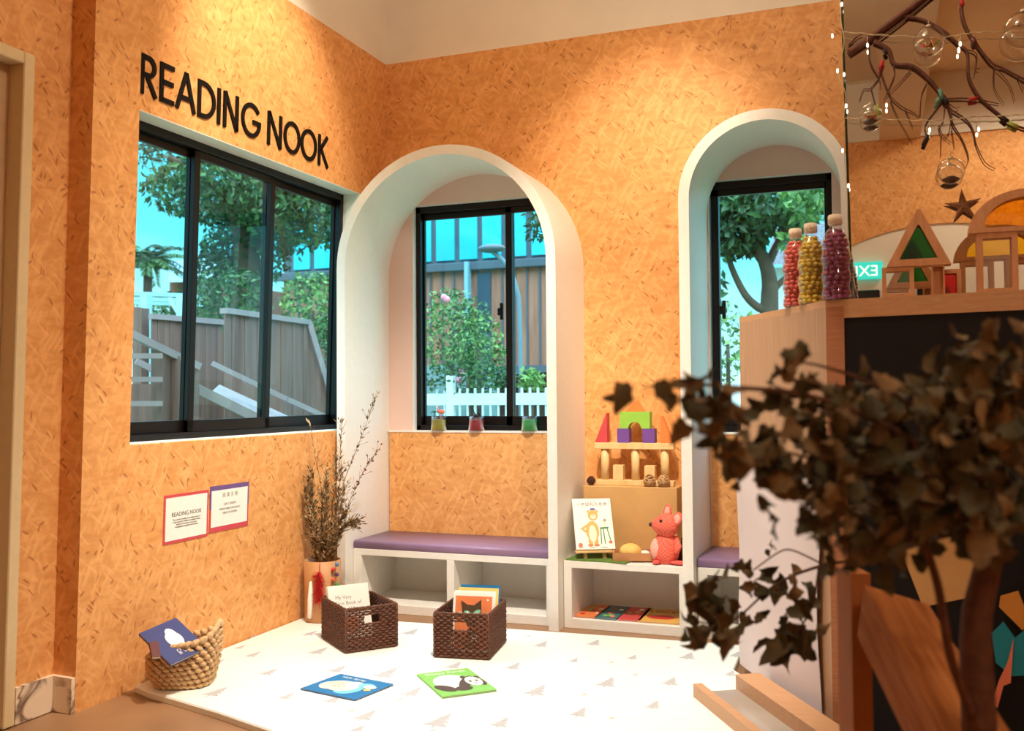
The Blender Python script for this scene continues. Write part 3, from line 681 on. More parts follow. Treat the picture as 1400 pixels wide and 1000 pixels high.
def dried(pxs, label, group, dense, seeds=False, r0=.0022):
    base = VC + V((rnd.uniform(-.03, .03), rnd.uniform(-.03, .03), .05))
    pts = [base, VC + V((rnd.uniform(-.05, .05), rnd.uniform(-.03, .03), H_ - .01))] + [U(x, y_, 'y', VC.y + dy) for x, y_, dy in pxs]
    for p in pts: p.x = max(p.x, -.045)
    c = catmull(pts, 6); th = thing('dried_stem', label, 'dried flower', base, group)
    f = MB(); f.tube(c, [r0 * (1 - .7 * i / len(c)) for i in range(len(c))], 5)
    g = MB(); n_ = len(c)
    for i in range(6, n_ - 1):
        for k in range(dense):
            p = c[i].lerp(c[i + 1], rnd.random()); d = (c[i + 1] - c[i]).normalized() + V((rnd.uniform(-1, 1), rnd.uniform(-1, 1), rnd.uniform(-.5, .9)))
            if rnd.random() < .3:
                tw = p + d.normalized() * rnd.uniform(.02, .05); f.tube([p, tw], [.001, .0006], 3); p = tw
            sd = seeds and i > n_ * .62
            leafq(g, p, d, rnd.uniform(.018, .034) if not sd else .016, rnd.uniform(.006, .011), BERRY if sd and rnd.random() < .7 else rnd.choice(LF), rnd.uniform(0, 6))
    f.build('stalk', STEM, th); g.build('dry_leaves', None, th)
GD = 'dried stems in the tan vase'
dried([(470, 660, .0), (497, 590, .02), (512, 545, .04)], 'tallest dried stem arching right in front of the white arch', GD, 5)
dried([(472, 700, -.02), (497, 645, -.02), (516, 617, -.02)], 'dried stem tipped with dark red seed heads leaning right', GD, 6, True)
dried([(440, 680, 0), (432, 630, 0), (424, 580, .0)], 'thin upright dried stem rising against the large window, left side', GD, 2)
dried([(425, 690, -.02), (412, 660, 0), (408, 655, .0)], 'dried stem bending farthest left over the vase rim', GD, 5)
dried([(462, 650, 0), (466, 600, .0), (468, 575, .0)], 'straight dried stem running along the edge of the arch', GD, 3)
for q in range(16):
    x = rnd.uniform(408, 490); dried([(440 + (x - 440) * .65, 722, rnd.uniform(-.06, .05)), (x, rnd.uniform(640, 725) - (18 if q % 4 == 0 else 0), rnd.uniform(-.08, .05))], 'short leafy dried stem in the dense clump above the vase', GD, 20)

# ------------------------------------------------------------------ sill jars
def jar(px, gel, label, fig):
    c = U(px, 589, 'y', -.0); c = V((c.x, -.0, WZ[0] + .0008)); r = .047
    th = thing('gel_jar', label, 'jar', c, 'gel jars on the sill'); M = T(c)
    f = MB(M); f.lathe([(0, 0), (r, 0), (r, .080), (r + .001, .083), (r - .0015, .083), (r - .002, .004), (0, .003)], 28); f.build('clear_cup', CLEARP, th)
    f = MB(M); f.lathe([(0, .0035), (r - .0026, .0035), (r - .0026, .064), (0, .066)], 28); f.build('gel_filling', gel, th)
    if fig:
        f = MB(M @ T(0, 0, -.018) @ Matrix.Scale(1.7, 4))
        if fig == 'flamingo':
            f.use(flat('flamingo_pink', 236, 120, 104)); f.tube([(.008, 0, .048), (.008, 0, .066)], .0015, 5); f.ball((.010, 0, .076), (.014, .007, .008)); f.tube([(.0, 0, .076), (-.006, 0, .084), (-.002, 0, .092), (.003, 0, .090)], .0022, 6)
            f.use(flat('palm_green', 40, 110, 70)); f.tube([(-.016, 0, .048), (-.016, 0, .072)], .0018, 5)
            for k in range(6): a = k * 1.05; f.tube([(-.016, 0, .072), (-.016 + .009 * math.cos(a), .009 * math.sin(a), .078), (-.016 + .015 * math.cos(a), .015 * math.sin(a), .070)], [.002, .0022, .0006], 4)
        else:
            f.use(flat('toy_black', 30, 24, 30)); f.ball((0, 0, .062), (.011, .006, .006)); f.ball((.012, 0, .070), .0055)
            for a, b in ((-.006, -.012), (.004, .008), (-.002, -.018), (.010, .018)): f.tube([(a, 0, .060), (b, .003, .050)], .0014, 4); f.tube([(a, 0, .066), (b, 0, .085)], .0014, 4)
        f.build('figurine', None, th)
def gelm(n, r, g, b):
    m, nt, bs = newmat(n); L = nt.links.new; c = S(r, g, b); tr = N(nt, 'ShaderNodeBsdfTranslucent'); tr.inputs['Color'].default_value = c
    tp = N(nt, 'ShaderNodeBsdfTransparent'); tp.inputs['Color'].default_value = tuple(x ** .6 for x in c[:3]) + (1,); bs.inputs['Roughness'].default_value = .3
    nz = N(nt, 'ShaderNodeTexNoise', Scale=160.); cr = N(nt, 'ShaderNodeValToRGB'); cr.color_ramp.elements[0].color = tuple(x * .75 for x in c[:3]) + (1,); cr.color_ramp.elements[1].color = c
    L(nz.outputs['Fac'], cr.inputs['Fac']); L(cr.outputs[0], bs.inputs['Base Color'])
    m1 = N(nt, 'ShaderNodeMixShader'); m1.inputs[0].default_value = .5; m2 = N(nt, 'ShaderNodeMixShader'); m2.inputs[0].default_value = .12
    L(bs.outputs[0], m1.inputs[1]); L(tr.outputs[0], m1.inputs[2]); L(m1.outputs[0], m2.inputs[1]); L(tp.outputs[0], m2.inputs[2]); L(m2.outputs[0], nt.nodes['Material Output'].inputs['Surface']); return m
jar(600, gelm('gel_yellow', 240, 228, 90), 'yellow gel jar with a pink flamingo figure on the window sill', 'flamingo')
jar(651.5, gelm('gel_red', 236, 84, 100), 'red gel jar with a dark toy on top, middle of the sill', 'dark')
jar(724, gelm('gel_green', 50, 236, 150), 'bright green gel jar at the right end of the sill', None)

# ------------------------------------------------------------------ things on the display cabinet
ZS = .3456
felt = MB(); fp = [(1.262, -.425), (1.36, -.434), (1.46, -.432), (1.585, -.44), (1.6, -.36), (1.54, -.27), (1.42, -.2), (1.30, -.16), (1.27, -.28)]
felt.prism(fp, ZS, ZS + .006, 'z'); single('felt_sheet', felt, mat('green_felt', S(96, 128, 54), .95, .2, 120, .6), 'piece of green felt under the picture-book easel', 'felt', M=T(1.42, -.33, ZS))
kb = MB(); kb.box((1.288, -.19, ZS + .0005), (1.798, -.03, .712), bev=.003); single('kraft_box', kb, KRAFT, 'large plain brown cardboard box carrying the toy block castle', 'box', M=T(1.54, -.11, ZS))
# picture book on its little easel
es = thing('table_easel', 'small wooden easel holding the white picture book', 'easel', (1.39, -.36, ZS + .0065))
zb0 = ZS + .007
MEZ = T(1.310, -.400, 0) @ R(.45)
f = MB(MEZ); f.box((-.004, -.022, zb0 + .030), (.20, .018, zb0 + .0405), bev=.001); f.build('ledge', BEECH, es)
for x in (.05, .15):
    f = MB(MEZ); f.prism([(-.006, zb0), (.012, zb0), (.112, zb0 + .22), (.098, zb0 + .22)], x - .009, x + .009, 'x'); f.build('leg', BEECH, es)
f = MB(MEZ); f.prism([(.180, zb0), (.192, zb0), (.122, zb0 + .21), (.110, zb0 + .21)], .092, .108, 'x'); f.build('leg', BEECH, es)
TIG = flat('tiger_orange', 236, 172, 88); TIGD = flat('tiger_shade', 206, 120, 56); GRS = flat('stool_green', 58, 132, 86); BLU = flat('cap_blue', 96, 112, 158); RDD = flat('russet', 204, 104, 72)
def art_tiger(a, w, h, z):
    pl(a, CRM, ell(w * .46, h * .30, w * .10, h * .17, 16), z + .0008); pl(a, TIG, ell(w * .46, h * .35, w * .17, h * .20, 18), z + .0004); pl(a, TIG, ell(w * .50, h * .66, w * .13, h * .10, 18), z + .0006)
    for s_ in (-1, 1): pl(a, TIG, ell(w * (.50 + .11 * s_), h * .735, w * .04, h * .03, 10), z + .0003); pl(a, TIG, ell(w * (.46 + .07 * s_), h * .15, w * .06, h * .09, 12), z + .0003); pl(a, TIGD, ell(w * (.46 + .08 * s_), h * .075, w * .07, h * .025, 12), z + .0009)
    pl(a, CRM, ell(w * .51, h * .635, w * .075, h * .05, 14), z + .0010); pl(a, TIGD, ell(w * .51, h * .655, w * .02, h * .013, 8), z + .0014); pl(a, BLU, ell(w * .51, h * .765, w * .08, h * .045, 14, 0, PI), z + .0010)
    stroke(a.use(TIG), [(w * .34, h * .47), (w * .20, h * .40), (w * .30, h * .33)], w * .06, z + .0003, z + .0008, 'z')
    pl(a, GRS, [(w * .66, h * .385), (w * .88, h * .40), (w * .88, h * .43), (w * .66, h * .42)], z + .0004)
    for x0_, x1_ in ((.68, .66), (.74, .76), (.84, .92)): stroke(a.use(GRS), [(w * x0_, h * .40), (w * x1_, h * .10)], w * .025, z + .0004, z + .0008, 'z')
    pl(a, CRM, ell(w * .78, h * .50, w * .05, h * .06, 12), z + .0004); pl(a, flat('mouse_grey', 150, 140, 130), ell(w * .80, h * .56, w * .035, h * .03, 12), z + .0006)
    pl(a, RDD, ell(w * .12, h * .08, w * .06, h * .045, 8), z + .0004); pl(a, RDD, ell(w * .90, h * .13, w * .05, h * .03, 8), z + .0004)
    for i in range(3): pl(a, flat('sketch_grey', 170, 176, 170), ell(w * (.12 + .3 * i), h * .03, w * .1, h * .008, 10), z + .0002)
    a.use(flat('title_grey', 120, 116, 120)); text(a, '小老鼠和大老虎', h * .083, T(w * .5, h * .855, z)); text(a, 'picture book', h * .03, T(w * .5, h * .94, z))
ML = frame((1.29, -.384, zb0 + .042), (1, .0, 0.02), (-.03, .26, 1)); ML = frame((1.310, -.400, zb0 + .042), (math.cos(.45), math.sin(.45), 0), (-math.sin(.45) * .58, math.cos(.45) * .58, 1))
book(ML, .205, .285, .012, PAPERW, 'white picture book with a tiger and green stool, propped on an easel', art=art_tiger)
# cardboard tray with a yellow bun
tr = thing('cardboard_tray', 'shallow brown cardboard tray in front of the kraft box', 'tray', (1.585, -.30, ZS + .0065))
Mt = T(1.590, -.315, ZS + .0066) @ R(.30); TRM = flat('tray_card', 190, 132, 84, .7)
f = MB(Mt); f.box((-.10, -.07, 0), (.10, .07, .003)); f.build('tray_floor', TRM, tr)
for a, b in (((-.105, -.074, .0), (-.10, .074, .042)), ((.10, -.074, .0), (.105, .074, .036)), ((-.10, -.074, 0), (.10, -.069, .040)), ((-.10, .069, 0), (.10, .074, .040))):
    f = MB(Mt); f.box(a, b); f.build('tray_side', TRM, tr)
f = MB(Mt); f.ball((-.012, .0, .036), (.058, .05, .044), 20, 12); single('toy_bun', f, mat('bun_yellow', S(240, 198, 110), .6, .12, 20), 'round yellow toy bun in the cardboard tray', 'toy food', M=Mt @ T(-.012, 0, .004))
f = MB(Mt); f.ball((.062, .01, .024), (.030, .035, .018), 14, 8); single('toy_egg', f, PAPERW, 'flat white toy dumpling beside the yellow bun in the tray', 'toy food', M=Mt @ T(.062, .01, .004))
# plush mouse
def gingham(name, c1, c2):
    m, nt, b = newmat(name); L = nt.links.new
    tc = N(nt, 'ShaderNodeTexCoord'); ck = N(nt, 'ShaderNodeTexChecker', Scale=105.); ck.inputs['Color1'].default_value = c1; ck.inputs['Color2'].default_value = c2
    L(tc.outputs['Object'], ck.inputs['Vector']); L(ck.outputs['Color'], b.inputs['Base Color']); b.inputs['Roughness'].default_value = .9; return m
GING = gingham('coral_gingham', S(240, 122, 98), S(226, 92, 76)); PLP = flat('plush_pink', 244, 176, 160, .9)
ms = thing('plush_mouse', 'coral gingham plush mouse sitting on the display cabinet', 'soft toy', (1.765, -.34, ZS))
mx, my = 1.768, -.345
f = MB(); prof = [(.0, .0), (.05, .002), (.066, .03), (.07, .065), (.062, .105), (.045, .14), (.032, .155)]
f.lathe(prof, 24, T(mx, my, ZS)); hc = V((mx + .006, my - .01, ZS + .192))
Mh = T(hc) @ R(math.radians(196)) @ R(-.05, 'Y')
hp = [(0, -.066), (.036, -.056), (.058, -.03), (.063, .0), (.056, .026), (.040, .048), (.024, .064), (.012, .072), (0, .075)]
f.lathe(hp, 22, Mh @ R(PI / 2, 'Y'))
f.build('plush_body', GING, ms)
f = MB(); f.ball((mx - .030, my - .012, ZS + .070), (.046, .052, .062), 18, 12); f.build('belly_patch', PLP, ms, 'pale pink belly')
for k, (dx, dy, dz, tl) in enumerate(((.004, .03, .066, -.2), (.062, -.02, .036, .5))):
    f = MB(); M_ = T(hc + V((dx, dy, dz))) @ R(math.radians(-38)) @ R(tl, 'Y') @ R(1.35, 'X'); f.lathe([(0, -.006), (.026, -.005), (.031, .0), (.028, .006), (0, .004)], 20, M_ @ Matrix.Diagonal((1, 1.2, 1, 1)))
    eo = f.build('ear', GING, ms); g = MB(); g.lathe([(.021, .0065), (.016, .0085), (0, .0075)], 16, M_ @ Matrix.Diagonal((1, 1.2, 1, 1))); g.build('ear_lining', PLP, eo)
f = MB(); f.ball(Mh @ V((.076, 0, .0)), .0115, 12, 8); f.build('nose', flat('nose_brown', 64, 34, 28, .3), ms)
for s_ in (-1, 1):
    f = MB(); f.ball(Mh @ V((.030, .046 * s_, .026)), .0085, 12, 8); f.build('eye', flat('eye_brown', 50, 26, 24, .2), ms)
f = MB(); f.ball((mx + .075, my - .045, ZS + .012), (.045, .025, .011), 14, 8); f.ball((mx - .035, my - .06, ZS + .012), (.02, .03, .011), 14, 8); f.build('foot', flat('plush_red', 224, 92, 84, .9), ms)
f = MB(); f.tube([(mx + .05, my, ZS + .13), (mx + .072, my - .03, ZS + .09), (mx + .065, my - .055, ZS + .06)], [.016, .018, .014], 10); f.build('arm', GING, ms)
f = MB(); bx, by = 1.845, -.27
f.lathe([(0, 0), (.034, 0), (.036, .06), (.03, .085), (.014, .1), (.013, .12), (0, .122)], 20, T(bx, by, ZS)); single('brown_bottle', f, flat('bottle_brown', 74, 34, 24, .2), 'small dark brown bottle behind the plush mouse', 'bottle', M=T(bx, by, ZS))
# four books lying in the cubby of the display cabinet
cub = [(1.300, 'cub_orange', 230, 126, 72, 'orange book lying in the display cabinet cubby, leftmost of four'), (1.405, 'cub_teal', 62, 110, 116, 'teal patterned book lying between an orange and a red book'), (1.525, 'cub_red', 204, 72, 70, 'red book lying between the teal and the yellow book'), (1.625, 'cub_yellow', 226, 172, 84, 'yellow book with a big red oval lying in the cubby')]
for i, (x, nm, r_, g_, b_, lb) in enumerate(cub):
    w_ = .21 if i == 3 else .115
    def art(a, w, h, z, i=i):
        if i == 3: pl(a, RDD, ell(w * .5, h * .35, w * .36, h * .16, 24), z); pl(a, flat('deep_red', 196, 50, 44), ell(w * .5, h * .35, w * .30, h * .13, 24), z + .0005); a.use(DARKTX); text(a, 'THE RED BOAT', h * .13, T(w * .5, h * .72, z))
        else:
            for k in range(7): pl(a, (CRM, flat('deep_red', 196, 50, 44), GRN, ORN)[(k + i) % 4], ell(w * rnd.uniform(.2, .8), h * rnd.uniform(.15, .85), w * .12, h * .07, 8), z + .0003 * k * .2)
    yy = [-.405, -.41, -.408, -.412][i]
    book(frame((x + .003 * i, yy, .0512 + (0 if i < 3 else .0)), (1, .02 * (i - 1), 0), (0, 1, 0)), w_, .30, .008, flat(nm, r_, g_, b_), lb, art=art)

# toy-block castle on the kraft box
ZK = .7125; yc = -.115; GB = 'castle blocks on the kraft box'
def blk(mb, m, lb, x, z, name='toy_block', cat='toy block'): return single(name, mb, m, lb, cat, GB, T(x, yc, z))
f = MB(); f.box((1.348, yc - .03, ZK), (1.772, yc + .03, ZK + .029), bev=.002); blk(f, BEECH, 'long plain wooden plank at the base of the block castle', 1.56, ZK)
for i, (x, lb) in enumerate(((1.392, 'plain wooden cylinder column, left of three under the upper plank'), (1.561, 'plain wooden cylinder column, middle of three under the upper plank'), (1.721, 'plain wooden cylinder column, right of three under the upper plank'))):
    f = MB(); f.lathe([(0, 0), (.022, 0), (.022, .166), (0, .166)], 24, T(x, yc, ZK + .0295)); blk(f, BEECH, lb, x, ZK + .0295)
f = MB(); f.box((1.339, yc - .03, ZK + .196), (1.774, yc + .03, ZK + .230), bev=.002); blk(f, BEECH, 'long plain wooden plank across the tops of three columns', 1.56, ZK + .196)
for x, lb in ((1.4695, 'short upright wooden block between the left and middle columns'), (1.6425, 'short upright wooden block between the middle and right columns')):
    f = MB(); f.box((x - .0285, yc - .026, ZK + .0295), (x + .0285, yc + .026, ZK + .109), bev=.002); blk(f, BEECH, lb, x, ZK + .03)
z0_ = ZK + .2305
f = MB(); f.prism([(1.343, z0_), (1.412, z0_), (1.412, z0_ + .160), (1.408, z0_ + .160)], yc - .028, yc + .028, 'y'); blk(f, flat('block_red', 206, 72, 78), 'tall red triangular block on the left of the upper plank', 1.39, z0_)
f = MB(); f.prism([(1.704, z0_), (1.772, z0_), (1.712, z0_ + .142), (1.704, z0_ + .142)], yc - .028, yc + .028, 'y'); blk(f, flat('block_orange', 240, 132, 66), 'tall orange triangular block on the right of the upper plank', 1.735, z0_)
for s_, x, lb in ((1, 1.468, 'purple quarter-arch block under the left of the green arch'), (-1, 1.673, 'purple quarter-arch block under the right of the green arch')):
    pts = [(x, z0_), (x, z0_ + .076), (x + s_ * .066, z0_ + .076)] + [(x + s_ * (.066 - .0 * k), z0_ + .076 - .076 * k / 3) for k in range(1, 4)]
    f = MB(); f.prism(pts, yc - .028, yc + .028, 'y'); f.use(flat('block_purple', 116, 74, 154)); blk(f, flat('block_purple', 116, 74, 154), lb, x, z0_)
za_ = z0_ + .0765
pts = [(1.483, za_), (1.483, za_ + .090), (1.648, za_ + .090), (1.648, za_)] + [(1.5655 + .036 * math.cos(a), za_ + .036 * math.sin(a)) for a in [PI * k / 14 for k in range(15)]]
f = MB(); f.prism(pts, yc - .028, yc + .028, 'y'); blk(f, flat('block_green', 148, 200, 76), 'light green arch block on top of the purple blocks', 1.565, za_)
f = MB(); f.prism([(1.513, za_ + .0905), (1.615, za_ + .0905), (1.575, za_ + .150), (1.57, za_ + .150)], yc - .02, yc + .02, 'y'); blk(f, MATS['block_orange'], 'small orange triangle block topping the green arch', 1.565, za_ + .09)
def ballw(x, y_, lb):
    f = MB(); c = V((x, y_, ZK + .033))
    for k in range(16):
        Mq = T(c) @ Matrix.Rotation(rnd.uniform(0, 6), 4, V((rnd.uniform(-1, 1), rnd.uniform(-1, 1), rnd.uniform(-1, 1))).normalized()); f.tube([(.031 * math.cos(a), .031 * math.sin(a), 0) for a in [2 * PI * i / 20 for i in range(20)]], .0022, 5, Mq, closed=True)
    single('rattan_ball', f, mat('rattan_' + str(len(MATS)), S(196, 152, 104), .7, .3, 60), lb, 'decorative ball', 'woven balls on the kraft box', M=T(c))
ballw(1.648, -.168, 'darker woven rattan ball, left of two on the kraft box'); ballw(1.724, -.168, 'woven rattan ball nearest the narrow arch on the kraft box')
f = MB(); c = V((1.326, -.165, ZK + .0015))
for i in range(7):
    for j in range(9 - abs(i - 3)):
        a = 2 * PI * j / (9 - abs(i - 3)) + i * .4; r_ = .020 * math.sin(PI * (i + 1.2) / 8.4); f.ball((0, 0, 0), (.008, .006, .003), 6, 4, T(c + V((r_ * math.cos(a), r_ * math.sin(a), .004 + i * .0066))) @ R(a) @ R(.6, 'Y'))
f.ball(c + V((0, 0, .022)), (.014, .014, .021), 10, 8); single('pine_cone', f, flat('cone_brown', 82, 40, 28, .7), 'small dark pine cone at the left edge of the kraft box', 'pine cone', M=T(c))

# ------------------------------------------------------------------ tall counter
HC = 1.53
BL, FL_, FR_, BR_ = V((2.245, -1.02)), V((2.632, -1.66)), V((4.3, -1.93)), V((4.3, -1.02))
cn = thing('tall_counter', 'tall pale wood counter with a black chalkboard front at the right', 'counter', (3.2, -1.4, 0))
f = MB(); f.prism([BL, FL_, FR_, BR_], HC - .024, HC, 'z'); f.build('counter_top', PLYL, cn)
en = (FL_ - BL).normalized(); enn = V((en.y, -en.x)) if V((en.y, -en.x)).x < 0 else V((-en.y, en.x))
inn_ = -enn
f = MB(); f.prism([BL, FL_, FL_ + inn_ * .02 + en * -.0, BL + inn_ * .02], 0, HC - .024, 'z'); f.build('end_panel', PLY, cn)
fd = (FR_ - FL_).normalized(); fn = V((fd.y, -fd.x))
def fbox(m, a, b, d0, d1, z0, z1): p = FL_ + fd * a; q = FL_ + fd * b; m.prism([p + fn * d0, q + fn * d0, q + fn * d1, p + fn * d1], z0, z1, 'z')
f = MB(); fbox(f, 0, .062, 0, -.02, 0, HC - .024); f.build('corner_stile', OAK, cn, 'reddish wood corner stile')
f = MB(); fbox(f, .062, 1.66, 0, -.02, HC - .065, HC - .024); f.build('top_rail', PLYL, cn)
f = MB(); fbox(f, .062, 1.66, -.006, -.018, 0, HC - .065); f.build('chalkboard', mat('chalkboard_black', S(24, 20, 22), .7, .12, 3, spec=.25), cn, 'black chalkboard front')
f = MB(); f.prism([BL, BR_, BR_ + V((0, .02)), BL + V((.0, .02))], 0, HC - .024, 'z'); f.build('back_panel', PLY, cn)
# white board covering the lower end
f = MB(); b0, b1 = BL + en * .0 + enn * .008, FL_ - en * .045 + enn * .008
vs = []; nu, nv = 14, 16
for j in range(nv + 1):
    for i in range(nu + 1):
        u, v_ = i / nu, j / nv; u2 = u * (1 - .02 * math.sin(v_ * 5)); p = b0.lerp(b1, u2); bul = .012 * math.sin(PI * u) * math.sin(2.2 * v_ + 1) + .004 * math.sin(9 * v_ + 4 * u)
        vs.append((p.x + enn.x * (bul + .012), p.y + enn.y * (bul + .012), .055 + (.93 - .055) * v_))
f.add(vs, [(j * (nu + 1) + i, j * (nu + 1) + i + 1, (j + 1) * (nu + 1) + i + 1, (j + 1) * (nu + 1) + i) for j in range(nv) for i in range(nu)], smooth=True)
off = len(f.v); f.add([(x - enn.x * .002, y_ - enn.y * .002, z) for x, y_, z in vs], [(j * (nu + 1) + i, (j + 1) * (nu + 1) + i, (j + 1) * (nu + 1) + i + 1, j * (nu + 1) + i + 1) for j in range(nv) for i in range(nu)], smooth=True)
single('paper_sheet', f, mat('white_pinkish_paper', S(216, 200, 198), .7, .02, 5), 'large plain white paper sheet hung on the lower end of the counter', 'paper', M=T(b0.x, b0.y, .5))
# low wooden tray on the floor with a clear sheet
lt = thing('floor_tray', 'low pale wooden frame with a clear sheet at the foot of the counter', 'tray', (2.35, -1.6, MH + .001))
q0, q1, q2 = V((2.118, -1.40)), V((2.235, -1.17)), V((2.40, -1.95))
ed = en; o0 = V((2.108, -1.46)); o1 = V((2.26, -1.225)); ZT = MH + .001
f = MB(); f.prism([o0, o0 + ed * .9, o0 + ed * .9 + inn_ * .035, o0 + inn_ * .035], ZT, ZT + .05, 'z'); f.build('side_rail', PLYL, lt)
f = MB(); a0 = o0 + inn_ * .175; f.prism([a0, a0 + ed * .9, a0 + ed * .9 + inn_ * .10, a0 + inn_ * .10], ZT, ZT + .075, 'z'); f.build('side_rail', PLYL, lt)
f = MB(); f.prism([o0 + inn_ * .035, o0 + inn_ * .175, a0 + ed * .015, o0 + inn_ * .035 + ed * .015], ZT, ZT + .012, 'z'); f.build('end_rail', PLYL, lt)
f = MB(); f.prism([o0 + inn_ * .0355 + ed * .016, a0 - inn_ * .0005 + ed * .016, a0 - inn_ * .0005 + ed * .9, o0 + inn_ * .0355 + ed * .9], ZT + .001, ZT + .022, 'z'); f.build('clear_sheet', mat('grey_acrylic', S(170, 160, 150), .08, .1, 4, spec=.8), lt)

# bottles of gel beads
def bottle(x, y_, colr, lb, k=1.0, bead=.0088):
    c = V((x, y_, HC + .0005)); M_ = T(c) @ Matrix.Diagonal((k * 1.24, k * 1.24, k, 1)); th = thing('bead_bottle', lb, 'bottle', c, 'bead bottles on the counter')
    R_ = lambda z: .0385 + .0022 * math.sin(z * 95) if z < .2 else .039
    prof = [(0, .002), (.034, 0)] + [(R_(.006 + .19 * i / 22), .006 + .19 * i / 22) for i in range(23)] + [(.038, .205), (.033, .225), (.024, .245), (.0155, .258), (.0145, .268), (.0145, .282)]
    f = MB(M_); f.lathe(prof, 28); f.build('bottle_shell', CLEARP, th)
    f = MB(M_); f.lathe([(0, .268), (.0185, .268), (.0185, .300), (.0170, .303), (0, .303)], 24)
    for j in range(24): a = 2 * PI * j / 24; f.tube([(.0187 * math.cos(a), .0187 * math.sin(a), .271), (.0187 * math.cos(a), .0187 * math.sin(a), .299)], .0009, 4)
    f.build('bottle_cap', flat('cap_cream', 242, 226, 206, .5), th)
    m = mat(lb[:12] + '_bead', S(*colr), .25, .30, 60, spec=.6); bs = m.node_tree.nodes['Principled BSDF']; bs.inputs['Transmission Weight'].default_value = .15
    f = MB(M_); lay = 15
    for i in range(lay):
        z = .010 + i * .0168; rr = (R_(z) if z < .2 else .0385 - (z - .2) * .33) - .0095; nn = int(2 * PI * rr / (2 * bead * .98))
        for j in range(nn): a = 2 * PI * j / nn + i * .5 + rnd.uniform(-.08, .08); f.ball((rr * math.cos(a), rr * math.sin(a), z + rnd.uniform(-.003, .003)), bead, 8, 6)
    f.lathe([(0, .006), (.026, .006), (.026, .200), (.022, .232), (.012, .250), (0, .252)], 16); f.build('gel_beads', m, th, kind='stuff')
bottle(2.512, -1.40, (244, 104, 96), 'bottle of red gel beads, leftmost on the counter end', 1.0)
bottle(2.575, -1.50, (240, 200, 76), 'bottle of yellow gel beads between the red and purple bottles', 1.0)
bottle(2.668, -1.645, (156, 66, 116), 'bottle of dark purple gel beads in front of the others', 1.0)
bottle(2.688, -1.535, (60, 110, 160), 'bottle of blue gel beads mostly hidden behind the purple bottle', .78)

# mirror
YM = -1.245
mr = thing('wall_mirror', 'tall frameless mirror standing on the back of the counter', 'mirror', (3.3, YM, HC + .001))
f = MB(); f.add([(2.714, YM, HC + .001), (4.25, YM, HC + .001), (4.25, YM, 3.2), (2.690, YM, 3.2)], [(0, 1, 2, 3)])
m, nt, b = newmat('mirror_silver'); b.inputs['Base Color'].default_value = (.86, .84, .78, 1); b.inputs['Metallic'].default_value = 1; b.inputs['Roughness'].default_value = .01
f.build('mirror_face', m, mr)
f = MB(); f.add([(2.714 - .009, YM - .001, HC + .001), (2.714, YM - .001, HC + .001), (2.690, YM - .001, 3.2), (2.681, YM - .001, 3.2), (2.714 - .009, YM + .012, HC + .001), (2.714, YM + .012, HC + .001), (2.690, YM + .012, 3.2), (2.681, YM + .012, 3.2)], [(0, 1, 2, 3), (4, 7, 6, 5), (0, 3, 7, 4), (1, 5, 6, 2), (0, 4, 5, 1), (3, 2, 6, 7)])
f.build('glass_edge', flat('dark_green_edge', 30, 44, 26, .2), mr, 'dark green glass edge')
f = MB(); f.add([(2.714, YM + .012, HC + .001), (4.25, YM + .012, HC + .001), (4.25, YM + .012, 3.2), (2.690, YM + .012, 3.2)], [(0, 1, 2, 3)]); f.build('mirror_back', BLACK, mr)

# toy frame blocks on the counter
GF = 'window blocks on the counter'
ACG = clear('green_acrylic', (.02, .35, .06, 1), 1.2); ACR = clear('red_acrylic', (.75, .04, .05, 1), 1.2); ACY = clear('yellow_acrylic', (.95, .72, .12, 1), 1.0)
def ring(mb, outer, inner, y0_, y1_):
    n_ = len(outer)
    for i in range(n_): mb.prism([outer[i], outer[(i + 1) % n_], inner[(i + 1) % n_], inner[i]], y0_, y1_, 'y')
YB = -1.62
def X(px, py=390, yy=YB - .03): return U(px, py, 'y', yy)
def fblock(name, pxo, pyo, t, lb, pane=None, d=.05, yy=YB, pad=0):
    (xa, xb), (zt_) = pxo, pyo; z0 = HC + .0008
    th = thing(name, lb, 'toy block', ((xa + xb) / 2, yy, z0), GF)
    f = MB(); o_ = [(xa, z0), (xb, z0), (xb, zt_), (xa, zt_)]; i_ = [(xa + t, z0 + t), (xb - t, z0 + t), (xb - t, zt_ - t), (xa + t, zt_ - t)]; ring(f, o_, i_, yy - d / 2, yy + d / 2); f.build('wooden_frame', BLKW, th)
    f = MB(); f.prism(i_, yy - .0015, yy + .0015, 'y'); f.build('clear_window', pane or CLEARP, th); return th
ztop = X(1230, 365).z
fblock('window_block', (X(1206).x, X(1250).x), ztop, .014, 'square wooden window block under the left of the green triangle', None)
fblock('window_block', (X(1274).x, X(1292).x), ztop, .005, 'narrow wooden block under the right of the green triangle', BLKW, .05)
fblock('window_block', (X(1284, 390, -1.56).x, X(1314, 390, -1.56).x), X(1300, 369, -1.56).z, .014, 'wooden window block with a red pane right of the green triangle', ACR, .05, -1.55)
apx, blx, brx = X(1256, 286), X(1212, 365), X(1301, 365)
zt0 = ztop + .0008; th = thing('triangle_block', 'wooden triangle block with a green pane on top of the square blocks', 'toy block', (apx.x, YB, zt0), GF)
o_ = [(blx.x, zt0), (brx.x, zt0), (apx.x + .006, apx.z), (apx.x - .006, apx.z)]; cx_, cz_ = (blx.x + brx.x) / 2, zt0 + (apx.z - zt0) * .36
i_ = [(cx_ + (p[0] - cx_) * .60, cz_ + (p[1] - cz_) * .60) for p in o_]; i_ = [(x, z - .004) for x, z in i_]
f = MB(); ring(f, o_, i_, YB - .03, YB + .03); f.build('wooden_frame', BLKW, th)
f = MB(); f.prism(i_, YB - .0015, YB + .0015, 'y'); f.build('green_window', ACG, th, 'clear green pane')
